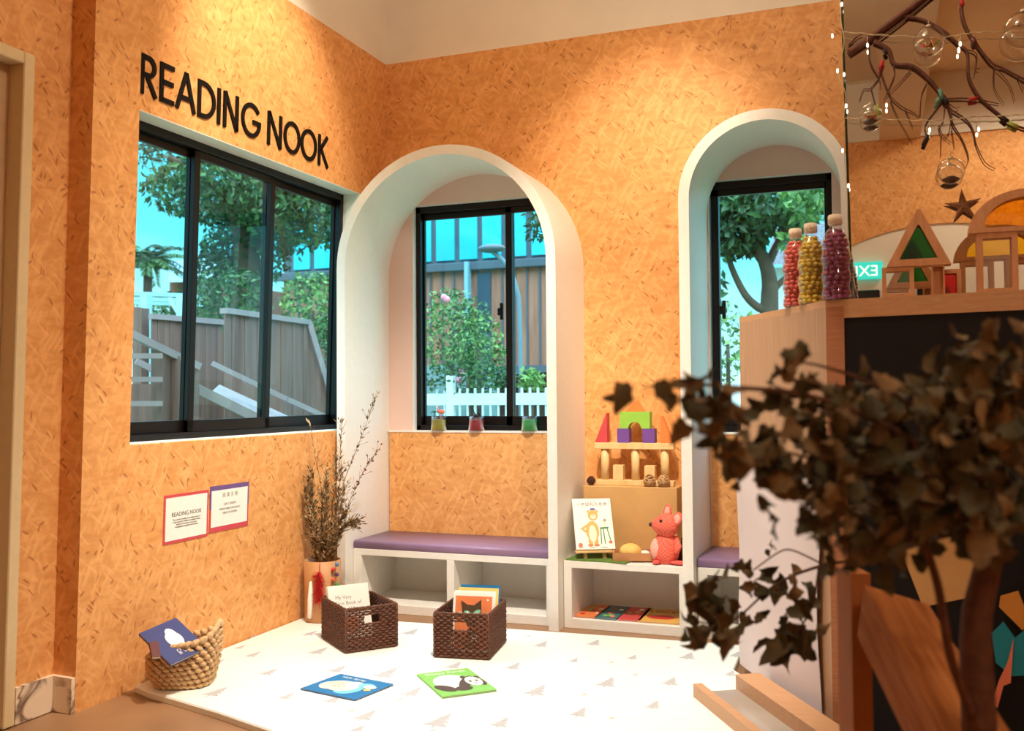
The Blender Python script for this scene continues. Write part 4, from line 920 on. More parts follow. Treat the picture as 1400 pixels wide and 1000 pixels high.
tx0, tx1 = X(1336, 350).x, X(1392, 350).x; tz = X(1360, 318).z
fblock('window_block', (tx0, tx1), tz, .018, 'tall wooden window block standing at the right end of the counter', None, .06)
fblock('window_block', (tx0 + .165, tx0 + .30), tz, .018, 'second tall wooden window block, at the right edge of the photo', None, .06)
ax0 = X(1334, 312).x - .022; ar_ = .175; acx = ax0 + ar_; z0a = tz + .001
th = thing('arch_block', 'large wooden half-round arch block with a yellow pane on tall blocks', 'toy block', (acx, YB, z0a), GF)
f = MB(); no = 22; oo = [(acx + ar_ * math.cos(PI * k / no), z0a + ar_ * .80 * math.sin(PI * k / no)) for k in range(no + 1)]; ii = [(acx + ar_ * .72 * math.cos(PI * k / no), z0a + .016 + ar_ * .80 * .70 * math.sin(PI * k / no)) for k in range(no + 1)]
for k in range(no): f.prism([oo[k], oo[k + 1], ii[k + 1], ii[k]], YB - .035, YB + .035, 'y')
f.prism([(acx - ar_, z0a), (acx + ar_, z0a), (acx + ar_ * .72, z0a + .016), (acx - ar_ * .72, z0a + .016)], YB - .035, YB + .035, 'y'); f.build('wooden_frame', BLKW, th)
f = MB(); f.prism(ii, YB - .0015, YB + .0015, 'y'); f.build('yellow_window', ACY, th, 'clear yellow pane')
# starfish on the mirror
f = MB(); sc0 = U(1317, 282, 'y', YM - .03); op = []
rs = [.066 if k % 2 == 0 else .020 for k in range(10)]
ring_ = []
for k in range(10): a = PI / 2 + .08 + 2 * PI * k / 10; ring_.append((rs[k] * math.cos(a), rs[k] * math.sin(a)))
vs = [(0, -.014, 0), (0, .006, 0)] + [(x, (-.003 if k % 2 == 0 else -.006), z) for k, (x, z) in enumerate(ring_)] + [(x, .004, z) for x, z in ring_]
fs = []
for k in range(10): k2 = (k + 1) % 10; fs += [(0, 2 + k, 2 + k2), (1, 12 + k2, 12 + k), (2 + k, 12 + k, 12 + k2, 2 + k2)]
f.add(vs, fs, T(sc0)); single('starfish', f, mat('starfish_brown', S(146, 100, 66), .8, .4, 220, .8), 'brown starfish hanging on the mirror above the green triangle block', 'starfish', M=T(sc0))

# bare branch with hanging glass baubles and fairy lights
YBR = YM - .018
BARK = mat('branch_bark', S(96, 52, 34), .7, .25, 60, .4); bd = thing('bare_branch', 'bare brown forked branch hanging across the mirror top', 'branch', U(1158, 72, 'y', YBR))
def bp(l, r0, r1, dy=0, nm='twig', mb=None):
    pts = catmull([U(x, y_, 'y', YBR + dy + .004 * math.sin(x * .07 + y_ * .05)) for x, y_ in l], 5); f = mb or MB(); f.tube(pts, [r0 + (r1 - r0) * i / (len(pts) - 1) for i in range(len(pts))], 7)
    return f if mb else f.build(nm, BARK, bd)
bp([(1160, 72), (1190, 52), (1205, 40), (1235, 18), (1262, -2), (1300, -30)], .016, .011, nm='main_limb')
bp([(1195, 56), (1215, 68), (1223, 87), (1247, 90), (1270, 108), (1285, 126), (1293, 135)], .0085, .006, nm='limb')
bp([(1235, 22), (1262, 27), (1290, 42), (1310, 60), (1323, 72), (1325, 105), (1340, 133), (1365, 155), (1380, 167), (1410, 180)], .006, .0035, 0, nm='limb')
bp([(1315, -20), (1316, 20), (1328, 50), (1355, 85), (1375, 95), (1410, 114)], .0055, .004, 0, nm='limb')
for l, a, b in (([(1200, 55), (1240, 25), (1280, -8)], .004, .004), ([(1160, 62), (1172, 50), (1180, 47)], .005, .0015), ([(1293, 135), (1330, 135), (1366, 142)], .0045, .0015), ([(1293, 135), (1300, 155), (1303, 170), (1315, 190), (1324, 214), (1321, 228)], .004, .0012), ([(1300, 150), (1320, 163), (1330, 177), (1335, 198), (1347, 222), (1361, 231)], .0038, .001),
                ([(1289, 138), (1278, 152), (1265, 172), (1268, 190), (1262, 200)], .003, .001), ([(1300, 168), (1297, 182), (1290, 190)], .002, .001), ([(1295, 140), (1306, 148), (1312, 146)], .0025, .001), ([(1292, 145), (1290, 165), (1284, 175), (1288, 188)], .002, .001), ([(1188, 62), (1190, 85), (1202, 108), (1204, 120)], .0035, .0012), ([(1207, 84), (1202, 105), (1190, 121), (1181, 122), (1175, 138)], .0035, .001), ([(1191, 121), (1197, 143)], .0025, .0015),
                ([(1222, 90), (1223, 102), (1215, 122), (1208, 137)], .003, .001), ([(1246, 95), (1228, 115), (1212, 131)], .0025, .001), ([(1205, 100), (1217, 130), (1232, 145), (1247, 153), (1257, 160)], .003, .0015), ([(1217, 135), (1225, 155), (1236, 176), (1248, 196)], .002, .0008), ([(1238, 150), (1248, 174)], .0018, .0008), ([(1258, 158), (1260, 130), (1268, 112)], .0022, .0018), ([(1320, 68), (1335, 74), (1333, 100), (1332, 103)], .003, .001), ([(1334, 93), (1340, 95)], .002, .001),
                ([(1360, 90), (1360, 120), (1373, 142)], .002, .0008), ([(1363, 95), (1380, 115), (1388, 138)], .002, .0008), ([(1392, 106), (1400, 122)], .002, .001), ([(1283, 172), (1290, 186), (1300, 195)], .002, .001), ([(1301, 175), (1305, 203)], .0018, .0008), ([(1287, 185), (1286, 215)], .0016, .0008)):
    bp(l, a, b)
RW = flat('red_thread', 176, 34, 36, .7); GW = flat('green_thread', 96, 140, 120, .7); BW = flat('black_thread', 26, 22, 22, .7); LW_ = flat('lime_thread', 178, 190, 90, .7)
for (x0_, y0_, x1_, y1_), m_ in (((1325, 136, 1337, 134), RW), ((1207, 83, 1203, 95), RW), ((1209, 68, 1212, 74), BW), ((1330, 52, 1334, 60), MAR), ((1285, 122, 1289, 136), GW), ((1284, 134, 1280, 142), GW), ((1291, 134, 1295, 142), BW), ((1370, 160, 1378, 166), BW), ((1379, 167, 1392, 174), LW_), ((1315, 0, 1316, 8), RW), ((1269, 184, 1262, 199), BW), ((1198, 144, 1204, 156), LW_)):
    f = MB(); f.tube([U(x0_, y0_, 'y', YBR - .012), U(x1_, y1_, 'y', YBR - .012)], .0075, 8); f.build('thread_wrap', m_, bd)
SOIL = flat('dark_soil', 60, 32, 22, .9); 
def bauble(px, py, r, lb, fill, hang_y):
    c = U(px, py, 'y', YM - r - .004); th = thing('glass_bauble', lb, 'bauble', c, 'clear baubles on the branch')
    f = MB(T(c)); f.ball((0, 0, 0), r, 28, 18); f.build('glass_ball', CLEARG, th)
    f = MB(T(c)); f.lathe([(0, r * 1.12), (r * .16, r * 1.12), (r * .16, r * .97)], 12); f.tube([(0, 0, r * 1.1), V((0, 0, U(px, hang_y, 'y', YM - r - .004).z - c.z))], .0012, 5); f.build('cap_and_thread', flat('bauble_cap', 200, 180, 150, .4), th)
    f = MB(T(c))
    if fill in ('soil', 'both'):
        f.use(SOIL); rr = r * .92; f.lathe([(0, -rr)] + [(rr * math.cos(a), rr * math.sin(a)) for a in [-PI / 2 + .2 * k for k in range(1, 5)]] + [(rr * .3, -rr * .45), (0, -rr * .4)], 20)
    if fill in ('twigs', 'both'):
        for k in range(22):
            a, b = rnd.uniform(0, 6.3), rnd.uniform(-.3, .3); d = V((math.cos(a), math.sin(a), .5 + b)); p = V((rnd.uniform(-.3, .3), rnd.uniform(-.3, .3), -.35)) * r
            f.use((FEA, ORN, MATS['pom_green'], SOIL, YEL)[k % 5]); f.tube([p, p + d.normalized() * r * .62], .0018, 4)
    if f.v: f.build('filling', None, th)
bauble(1270, 57, .057, 'large glass bauble filled with coloured twigs near the thick limb', 'twigs', 28)
bauble(1190, 157, .042, 'glass bauble with soil and red twigs beside the mirror edge', 'both', 138)
bauble(1300, 234, .049, 'lowest glass bauble with a mound of dark soil', 'soil', 205)
bauble(1400, 41, .068, 'glass bauble cut off by the right edge of the photo', 'none', 8)
WIRE = flat('clear_wire', 206, 186, 150, .3); BULB = emis('warm_bulb', (1, .88, .66, 1), 4.5)
def lights(l, lb, drops):
    p = [U(x, y_, 'y', YM - .035) for x, y_ in l]; th = thing('fairy_lights', lb, 'fairy lights', p[0], None); c = catmull(p, 10)
    f = MB(); f.tube(c, .0016, 5); f.tube([q + V((0, -.004, .003 * math.sin(i * 1.3))) for i, q in enumerate(c)], .0014, 5); f.build('wire', WIRE, th)
    for x, y_, l_ in drops:
        q = U(x, y_, 'y', YM - .04); f = MB(); f.tube([q + V((0, 0, l_)), q], .0012, 4); f.build('drop_wire', WIRE, th); f = MB(); f.ball(q, (.004, .004, .009), 8, 6); f.build('bulb', BULB, th)
lights([(1152, 44), (1200, 48), (1260, 51), (1300, 50), (1330, 45), (1370, 44), (1410, 43)], 'upper string of fairy lights strung across the mirror', [(1186, 62, .035), (1313, 60, .03), (1311, 68, .04)])
lights([(1156, 162), (1200, 163), (1260, 165), (1300, 164), (1330, 160), (1370, 159), (1410, 156)], 'lower string of fairy lights strung across the mirror', [(1212, 144, .0), (1271, 178, .03), (1338, 177, .04)])
lights([(1148, -5), (1150, 30), (1154, 60), (1146, 100), (1156, 130), (1152, 180), (1158, 260), (1160, 330), (1170, 398)], 'vertical string of fairy lights down the left mirror edge', [(1151, 6, .0), (1138, 49, .0), (1145, 97, .0), (1154, 102, .0), (1157, 145, .0), (1152, 206, .0), (1160, 254, .0)])
# exit sign and small dark fixtures inside the bay of the front wall (seen in the mirror)
ex_ = thing('exit_sign', 'lit turquoise EXIT sign seen reversed in the mirror', 'sign', (2.63, YF, 2.27))
f = MB(); f.box((2.42, YF, 2.195), (2.825, YF + .04, 2.345), bev=.004); f.build('sign_box', emis('exit_green', S(40, 208, 196), .9), ex_)
f = MB(); f.use(emis('exit_white', (.95, 1, .98, 1), 1.0)); text(f, 'EXIT', .135, frame((2.655, YF + .0405, 2.222), (-1, 0, 0), (0, 0, 1))); f.build('exit_text', None, ex_)
f = MB(); f.box((2.45, YF - .01, 1.99), (2.80, YF + .03, 2.10), bev=.01); single('wall_speaker', f, BLACK, 'small dark box on the white bay wall, seen reflected under the EXIT sign', 'speaker', M=T(2.62, YF, 2.04))
f = MB(); f.box((3.10, YF - .01, 2.0), (3.22, YF + .03, 2.12), bev=.01); single('wall_box', f, BLACK, 'small dark box seen reflected through the toy blocks', 'box', M=T(3.16, YF, 2.05))

exec_rest = True
# ------------------------------------------------------------------ foreground: plant, rail and odds behind it
LEAFS = [mat('withered_leaf', S(100, 84, 52), .75, .35, 45), mat('withered_leaf_green', S(74, 68, 40), .75, .35, 45), mat('withered_leaf_tan', S(126, 98, 60), .75, .3, 45)]
PBARK = mat('plant_bark', S(96, 56, 36), .8, .3, 40, .4)
pt = thing('withered_plant', 'large withered plant with curled brown leaves in the right foreground', 'plant', V((D(1350, 980, 1.55).x, D(1350, 980, 1.55).y, 0)))
def ivy(mb, p, d, s_, roll, m, curl, side=None):
    """one lobed dry leaf, curled along and across"""
    d = d.normalized(); a = Matrix.Rotation(roll, 3, d) @ d.orthogonal().normalized()
    if side is not None: a = (side - d * side.dot(d)).normalized()
    b = d.cross(a)
    out = [(0, .0), (.24, -.04), (.46, .10), (.42, .28), (.50, .50), (.32, .58), (.20, .78), (0, .98), (-.20, .78), (-.32, .58), (-.50, .50), (-.42, .28), (-.46, .10), (-.24, -.04)]
    mid = [(0, .12), (0, .40), (0, .65)]; wid = rl.uniform(.6, 1.0)
    kx = rl.uniform(1.2, 3.2); ky = max(.3, curl)
    def q(x, y_):
        x *= wid; X_ = math.sin(kx * x) / kx; Y_ = math.sin(ky * y_) / ky; z = (1 - math.cos(kx * x)) / kx - (1 - math.cos(ky * y_)) / ky
        return p + (a * (X_ + rl.uniform(-.03, .03)) + d * (Y_ + rl.uniform(-.03, .03)) + b * (z + rl.uniform(-.04, .04))) * s_
    n_ = len(out); vs = [q(*o_) for o_ in out] + [q(*o_) for o_ in mid]; mb.use(m); A, B_, C_ = n_, n_ + 1, n_ + 2
    mb.add(vs, [(0, 1, A), (1, 2, A), (2, 3, A), (3, B_, A), (3, 4, B_), (4, 5, B_), (5, C_, B_), (5, 6, C_), (6, 7, C_), (7, 8, C_), (8, 9, C_), (9, B_, C_), (9, 10, B_), (10, 11, B_), (11, A, B_), (11, 12, A), (12, 13, A), (13, 0, A)], smooth=True)
fol = MB(); rl = random.Random(11)
def rdir(bias=V((0, 0, 0))): return V((rl.gauss(0, 1), rl.gauss(0, 1), rl.gauss(0, 1))) + bias
br = MB()
trunk = [D(1352, 1120, 1.55), D(1338, 980, 1.55), D(1335, 850, 1.55), D(1352, 760, 1.53), D(1345, 680, 1.5), D(1300, 600, 1.48)]
TB = V((trunk[0].x, trunk[0].y, .0)); trunk = [TB, TB + V((0, 0, .25))] + trunk[1:]
tf = MB(); ct = catmull(trunk, 6); tf.tube(ct, [.034 - .022 * i / len(ct) for i in range(len(ct))], 10)
hub = D(1300, 640, 1.5)
twigs = {}
def twig(pts, r0=.004, r1=.0015):
    c = catmull([D(x, y_, d) for x, y_, d in pts], 5); br.tube(c, [r0 + (r1 - r0) * i / (len(c) - 1) for i in range(len(c))], 6); return c
def leaves(cx, cy, rx, ry, n_, d0, d1, s0=.030, s1=.052, bias=V((0, 0, -.5))):
    for _ in range(n_):
        for __ in range(50):
            u, v_ = rl.uniform(-1, 1), rl.uniform(-1, 1)
            if u * u + v_ * v_ < 1: break
        p = D(cx + u * rx, cy + v_ * ry, rl.uniform(d0, d1)); ivy(fol, p, rdir(bias), rl.uniform(s0, s1), rl.uniform(0, 6.3), rl.choice(LEAFS), rl.uniform(.4, 2.2))
twig([(1345, 700, 1.5), (1240, 600, 1.45), (1120, 545, 1.42), (1010, 530, 1.4), (930, 525, 1.38), (880, 530, 1.37)], .006)
twig([(1340, 690, 1.5), (1250, 560, 1.5), (1180, 520, 1.48), (1120, 500, 1.45), (1085, 495, 1.44)], .005)
twig([(1345, 700, 1.5), (1330, 560, 1.45), (1345, 480, 1.42), (1360, 440, 1.4)], .007)
twig([(1300, 680, 1.5), (1200, 650, 1.48), (1080, 620, 1.46), (990, 600, 1.44)], .005)
twig([(1300, 730, 1.5), (1200, 760, 1.8), (1120, 775, 2.05), (1060, 800, 2.08), (1000, 850, 2.05), (950, 850, 2.02)], .005)
twig([(1130, 775, 2.05), (1105, 762, 2.05), (1080, 752, 2.05), (1062, 757, 2.05), (1030, 780, 2.05)], .0025, .0015)
twig([(1120, 775, 2.05), (1110, 830, 2.06), (1085, 870, 2.06), (1060, 895, 2.06)], .0035)
twig([(1262, 740, 1.45), (1268, 680, 1.42), (1255, 630, 1.42), (1250, 600, 1.42)], .007, .004); twig([(1262, 740, 1.45), (1282, 800, 1.48), (1300, 900, 1.5), (1330, 980, 1.53)], .007, .008)
# two single leaves out on the left tip
for q in ((850, 524, .050, V((-.10, 0, -1)), V((1, .9, .1)), .3), (843, 540, .024, V((-1, .2, -.35)), V((.2, .3, 1)), .5), (902, 520, .042, V((.35, .1, -1)), V((1, .2, .3)), .3), (915, 538, .030, V((.1, .1, -1)), V((.8, .6, 0)), .5), (917, 526, .026, V((.9, .2, -.1)), V((-.2, .4, 1)), .4)):
    ivy(fol, D(q[0], q[1], 1.37), q[3], q[2], 0, LEAFS[0], q[5], q[4])
leaves(975, 545, 38, 42, 12, 1.33, 1.42); leaves(960, 575, 25, 35, 5, 1.33, 1.42); leaves(1010, 590, 50, 48, 22, 1.34, 1.46); leaves(1000, 625, 40, 22, 6, 1.36, 1.46)
leaves(1082, 496, 34, 16, 7, 1.42, 1.48, .03, .045); leaves(1098, 535, 52, 30, 14, 1.40, 1.5); leaves(1120, 600, 110, 75, 70, 1.36, 1.56); leaves(1085, 660, 60, 60, 26, 1.4, 1.56); leaves(1040, 655, 40, 22, 6, 1.4, 1.5)
leaves(1230, 590, 120, 85, 90, 1.34, 1.56); leaves(1200, 680, 110, 80, 70, 1.36, 1.56); leaves(1340, 560, 80, 100, 70, 1.30, 1.5); leaves(1380, 500, 60, 60, 26, 1.3, 1.46); leaves(1345, 470, 40, 18, 7, 1.36, 1.44); leaves(1310, 680, 110, 60, 60, 1.32, 1.55); leaves(1180, 770, 60, 30, 16, 1.42, 1.56); leaves(1380, 640, 60, 120, 60, 1.3, 1.5); leaves(1290, 720, 90, 40, 18, 1.36, 1.5); leaves(1140, 730, 40, 40, 12, 1.4, 1.5); leaves(1200, 630, 120, 110, 70, 1.5, 1.68, .04, .065); leaves(1340, 620, 90, 120, 70, 1.5, 1.68, .04, .065); leaves(1270, 530, 60, 40, 14, 1.4, 1.55); leaves(1250, 720, 110, 40, 26, 1.5, 1.6)
leaves(970, 830, 30, 40, 22, 1.95, 2.08, .045, .075); leaves(952, 858, 18, 18, 5, 1.95, 2.06, .035, .06); leaves(985, 862, 24, 14, 7, 1.95, 2.06, .04, .065)
leaves(1030, 798, 22, 22, 11, 2.02, 2.14, .03, .045); leaves(1070, 800, 32, 24, 12, 2.02, 2.14, .034, .056); leaves(1028, 843, 16, 10, 5, 2.02, 2.1, .026, .036); leaves(1092, 848, 26, 30, 13, 2.02, 2.12, .04, .06); leaves(1075, 886, 26, 14, 7, 2.02, 2.1, .04, .06); leaves(1055, 755, 12, 5, 3, 2.04, 2.1, .022, .03); leaves(1010, 775, 8, 8, 3, 2.02, 2.1, .026, .036)
ivy(fol, D(1080, 880, 2.05), RT * -1 - UP * .55, .085, .3, LEAFS[0], .3); ivy(fol, D(1085, 880, 2.05), RT * .8 - UP * .5, .07, .3, LEAFS[1], .3)
tf.build('trunk', PBARK, pt); br.build('branches', PBARK, pt); fol.build('foliage', None, pt)
pot = MB(); pot.lathe([(0, 0), (.11, 0), (.14, .24), (.15, .25), (.13, .25), (.12, .22), (0, .22)], 24, T(TB.x, TB.y, .0005)); pot.build('pot', flat('terracotta', 150, 84, 54, .8), pt)

def hexa(f, far, near):
    f.add(far + near, [(0, 1, 2, 3), (4, 7, 6, 5), (0, 4, 5, 1), (1, 5, 6, 2), (2, 6, 7, 3), (3, 7, 4, 0)])
tl = D(1182, 800, 2.02); dn = D(1345, 1100, 1.42); bx_ = D(1256, 806, 2.08) - tl; dv_ = D(1172, 870, 2.02) - tl; ax_ = dn - tl; bx_ = bx_ - ax_.normalized() * bx_.dot(ax_.normalized())
MR_ = frame(tl, ax_, bx_)
sr = thing('wooden_rail', 'sloping varnished wooden rail on a post in the near right foreground', 'rail', MR_)
far = [tl, tl + bx_, tl + bx_ + dv_, tl + dv_]; ax_ = ax_ * 1.15; near = [p + ax_ for p in far]
f = MB(); hexa(f, far, near); f.build('rail_beam', RAILW, sr)
f = MB(); pa = D(1163, 785, 2.06); pb = D(1190, 785, 2.06); pdp = V((FW.x, FW.y, 0)).normalized() * .09
po = [V((pa.x, pa.y)), V((pb.x, pb.y)), V((pb.x + pdp.x, pb.y + pdp.y)), V((pa.x + pdp.x, pa.y + pdp.y))]; f.prism(po, 0, pa.z, 'z'); f.build('post', mat('post_wood', S(178, 112, 64), .7, .08, 6, spec=.15), sr)
BLKC = flat('black_cloth', 22, 18, 18, .8)
def pinned(name, pts, th_, m, lb, cat, off=.0):
    """a sheet pinned to the chalkboard front"""
    p0 = V((FL_.x, FL_.y, 0)) + V((fn.x, fn.y, 0)) * (-.006 + .0008 + off); n3 = V((fn.x, fn.y, 0)); P_ = []
    for x, y_ in pts: r = ray(x, y_); P_.append(CAM + r * ((p0 - CAM).dot(n3) / r.dot(n3)))
    f = MB(); n_ = len(P_); f.add(P_ + [p + n3 * th_ for p in P_], [tuple(range(n_)), tuple(range(2 * n_ - 1, n_ - 1, -1))] + [(i, n_ + i, n_ + (i + 1) % n_, (i + 1) % n_) for i in range(n_)])
    c = sum(P_, V()) / n_; return single(name, f, m, lb, cat, M=T(c))
pinned('kraft_sheet', [(1225, 735), (1352, 728), (1350, 812), (1262, 830)], .004, KRAFT, 'kraft paper sheet pinned to the chalkboard behind the plant trunk', 'paper')
pinned('fabric_piece', [(1356, 866), (1372, 850), (1388, 872), (1420, 846), (1420, 922), (1384, 924), (1362, 906)], .010, flat('turquoise_felt', 24, 138, 158, .8), 'turquoise fabric piece on the chalkboard at the right edge below the plant', 'fabric')
pinned('paper_strip', [(1386, 872), (1378, 905), (1366, 930), (1356, 962), (1364, 968), (1372, 938), (1382, 934)], .003, flat('strip_coral', 232, 128, 96, .6), 'narrow coral paper strip in front of the turquoise fabric', 'paper', .0112)
pinned('amber_card', [(1368, 815), (1392, 808), (1400, 828), (1418, 840), (1398, 862), (1366, 830)], .004, flat('amber_card', 208, 140, 54, .7), 'amber card above the turquoise fabric at the right edge', 'card', .0112)

# ------------------------------------------------------------------ outside
GZ = -.35
f = MB(); f.box((-60, .3, GZ - .1), (60, 60, GZ)); f.box((-60, -30, GZ - .1), (-.6, .3, GZ)); struct('floor_outside', f, mat('grass_ground', S(120, 140, 100), .9, .3, .8)); bpy.data.objects['floor_outside'].name = 'ground'
GLEAF = [mat('leaf_dark', S(46, 78, 46), .6, .35, 3), mat('leaf_mid', S(74, 116, 62), .6, .35, 3), mat('leaf_light', S(120, 160, 84), .6, .3, 3)]
TRK = mat('tree_trunk', S(92, 76, 62), .9, .3, 6, .5)
ro = random.Random(5)
def crown(mb, c, r, n_, s0, s1, ms, hollow=.35):
    r = r if isinstance(r, (tuple, list)) else (r, r, r)
    for _ in range(n_):
        while True:
            u = V((ro.uniform(-1, 1), ro.uniform(-1, 1), ro.uniform(-1, 1)))
            if hollow < u.length < 1: break
        p = c + V((u.x * r[0], u.y * r[1], u.z * r[2])); leafq(mb, p, V((ro.gauss(0, 1), ro.gauss(0, 1), ro.gauss(-.4, 1))), ro.uniform(s0, s1), ro.uniform(s0, s1) * .5, ro.choice(ms), ro.uniform(0, 6), .15)
def tree(name, label, cat, base, limbs, crowns, group=None, tm=TRK):
    th = thing(name, label, cat, base, group); f = MB()
    for pts, r0, r1 in limbs: c = catmull(pts, 5); f.tube(c, [r0 + (r1 - r0) * i / (len(c) - 1) for i in range(len(c))], 8)
    if limbs: f.build('trunk', tm, th)
    g = MB()
    for c, r, n_, s0, s1, ms in crowns: crown(g, c, r, n_, s0, s1, ms)
    if crowns: g.build('foliage', None, th)
    return th
def gr(p): return V((p.x, p.y, GZ))
# tree beyond the large window
b = D(342, 540, 14.0)
tree('garden_tree', 'large spreading tree seen through the middle of the large window', 'tree', gr(b), [([gr(b), D(340, 440, 14), D(338, 360, 14), D(330, 300, 14), D(318, 250, 13.5)], .26, .12), ([D(338, 350, 14), D(365, 290, 14), D(400, 250, 13.5)], .14, .06), ([D(332, 310, 14), D(300, 262, 13.5), D(230, 215, 13)], .10, .04)],
     [(D(335, 262, 14), (1.35, 1.5, .5), 3800, .07, .16, GLEAF[:2]), (D(420, 285, 13.6), (1.0, 1.0, .55), 2600, .07, .16, GLEAF[:2]), (D(345, 330, 14.4), (.75, .7, .6), 1600, .06, .14, GLEAF[:2]), (D(310, 385, 14.4), (.6, .6, .7), 700, .1, .2, GLEAF[:2]), (D(225, 200, 13), (.9, 1.0, .20), 260, .06, .13, GLEAF[:1]), (D(188, 196, 13), (.5, .6, .26), 190, .06, .13, GLEAF[:1]), (D(262, 268, 12.6), (.22, .3, .3), 60, .08, .16, GLEAF[:1]), (D(300, 236, 13), (.5, .6, .26), 260, .06, .14, GLEAF[:2])])
b = D(202, 540, 19)
th = thing('palm_tree', 'feathery palm seen in the left pane of the large window', 'tree', gr(b)); f = MB(); f.tube([gr(b), D(202, 365, 19)], [.12, .08], 8); f.build('trunk', TRK, th); g = MB()
pc = D(202, 362, 19)
for k in range(26):
    a = 2 * PI * k / 26 + ro.uniform(-.1, .1); el = ro.uniform(.1, 1.35); L_ = ro.uniform(.8, 1.15); dr = RT * math.cos(a) + V((-RT.y, RT.x, 0)) * math.sin(a) * 1.0
    rib = [pc + dr * L_ * t * math.cos(el * (1 - t * .5)) + V((0, 0, L_ * (math.sin(el) * t - .65 * t * t))) for t in [i / 8 for i in range(9)]]
    for i in range(1, 9):
        for s_ in (-1, 1):
            t_ = (rib[i] - rib[i - 1]).normalized(); sd = t_.cross(V((0, 0, 1))).normalized() * s_
            for q in (0, .33, .66): leafq(g, rib[i - 1].lerp(rib[i], q), t_ * .7 + sd + V((0, 0, -.5)), .30 * (1 - .06 * i), .035, GLEAF[k % 2], ro.uniform(0, 3))
g.build('fronds', None, th)
def bush(px, py, d, r, n_, ms, label, s0=.05, s1=.12, name='garden_shrub'):
    c = D(px, py, d); return tree(name, label, 'shrub', gr(c), [([gr(c), c], .04, .02)], [(c, r, n_, s0, s1, ms)])
bush(318, 408, 12.5, (.55, .5, .42), 900, GLEAF[:2], 'dark bush behind the wooden fence in the middle pane'); bush(428, 425, 12.5, (.42, .5, .55), 1100, GLEAF[1:], 'light green bush above the sloping fence end'); bush(446, 480, 12.0, (.3, .4, .5), 500, GLEAF[:2], 'darker bush right of the sloping fence end'); bush(200, 430, 16, (.8, .6, .35), 600, GLEAF[:2], 'low dark bush below the palm'); bush(255, 420, 15, (.5, .5, .3), 400, GLEAF[:2], 'bush behind the white pergola brace')
# bare twigs against the sky at the far left
# facade opposite
YFA = 10.2
WPAN = woodgrain('facade_timber', S(178, 124, 102), S(146, 96, 76), (3, 3, .3), .7); FRAME = flat('facade_grey', 78, 92, 104, .6); 
m, nt, b_ = newmat('facade_glass'); b_.inputs['Base Color'].default_value = S(66, 214, 236); b_.inputs['Roughness'].default_value = .22; b_.inputs['Metallic'].default_value = .35; FGL = m
def F(px, py): return U(px, py, 'y', YFA)
bl = thing('timber_building', 'timber and glass building across the garden behind the white fence', 'building', (F(560, 500).x, YFA, GZ))
zg = F(670, 358).z; zl = F(725, 500).z; xl = F(388, 380).x; xr = F(800, 400).x; zt_ = zg + 3.2
f = MB(); f.box((xl, YFA, zg - .0), (xr, YFA + 6, zt_)); f.build('upper_wall', FRAME, bl)
f = MB(); f.box((xl, YFA, zl), (xr, YFA + 6, zg - .14)); f.build('timber_wall', WPAN, bl)
f = MB(); f.box((xl - .1, YFA + .6, GZ), (xr, YFA + 6, zl)); f.build('lower_wall', flat('lower_dark', 84, 60, 54, .8), bl)
f = MB(); f.box((xl - .05, YFA - .12, zg - .14), (xr, YFA + .1, zg), bev=.01); f.build('floor_band', FRAME, bl)
f = MB(); f.box((xl - .05, YFA - .08, zl - .12), (xr, YFA + .1, zl)); f.build('base_band', FRAME, bl)
xs = [xl + .1]; step = F(657, 330).x - F(626, 330).x
px_edges = [400, 428, 460, 495, 560, 594, 626, 657, 690, 724, 757, 790]
for i in range(len(px_edges) - 1):
    a, b2 = F(px_edges[i], 350).x, F(px_edges[i + 1], 350).x
    f = MB(); f.box((a + .05, YFA - .04, zg + .06), (b2 - .05, YFA - .005, zt_ - .1)); po_ = f.build('glass_panel', FGL, bl)
for i in range(26):
    x = xl + (xr - xl) * (i + .5) / 26; f = MB(); f.box((x - .015, YFA - .03, zl), (x + .015, YFA, zg - .14)); f.build('timber_batten', FRAME, bl)
f = MB(); f.box((F(655, 400).x, YFA - .05, GZ), (F(672, 400).x, YFA - .01, zg - .2)); f.build('door_recess', flat('door_slate', 44, 66, 84, .5), bl)
f = MB(); f.box((F(641, 400).x, YFA - .2, GZ), (F(646, 400).x, YFA - .05, zg)); f.build('downpipe', flat('pipe_aqua', 130, 180, 196, .5), bl)
# far roofed house
hs = thing('far_house', 'low house with pale roof beyond the pergola in the left pane', 'house', gr(D(258, 400, 22))); f = MB(); q = [D(236, 357, 22), D(300, 352, 22), D(300, 384, 21.2), D(228, 386, 21.2)]
f.add(q + [p + V((0, 3, -.2)) for p in q[:2]], [(0, 1, 2, 3), (0, 4, 5, 1)]); f.build('roof', flat('roof_pale', 132, 170, 178, .6), hs)
f = MB(); c0 = D(232, 386, 21.6); c1 = D(300, 384, 21.6); f.prism([(c0.x, c0.y), (c1.x, c1.y), (c1.x, c1.y + 3), (c0.x, c0.y + 3)], GZ, c0.z, 'z'); f.build('house_wall', flat('house_timber', 138, 92, 70, .8), hs)
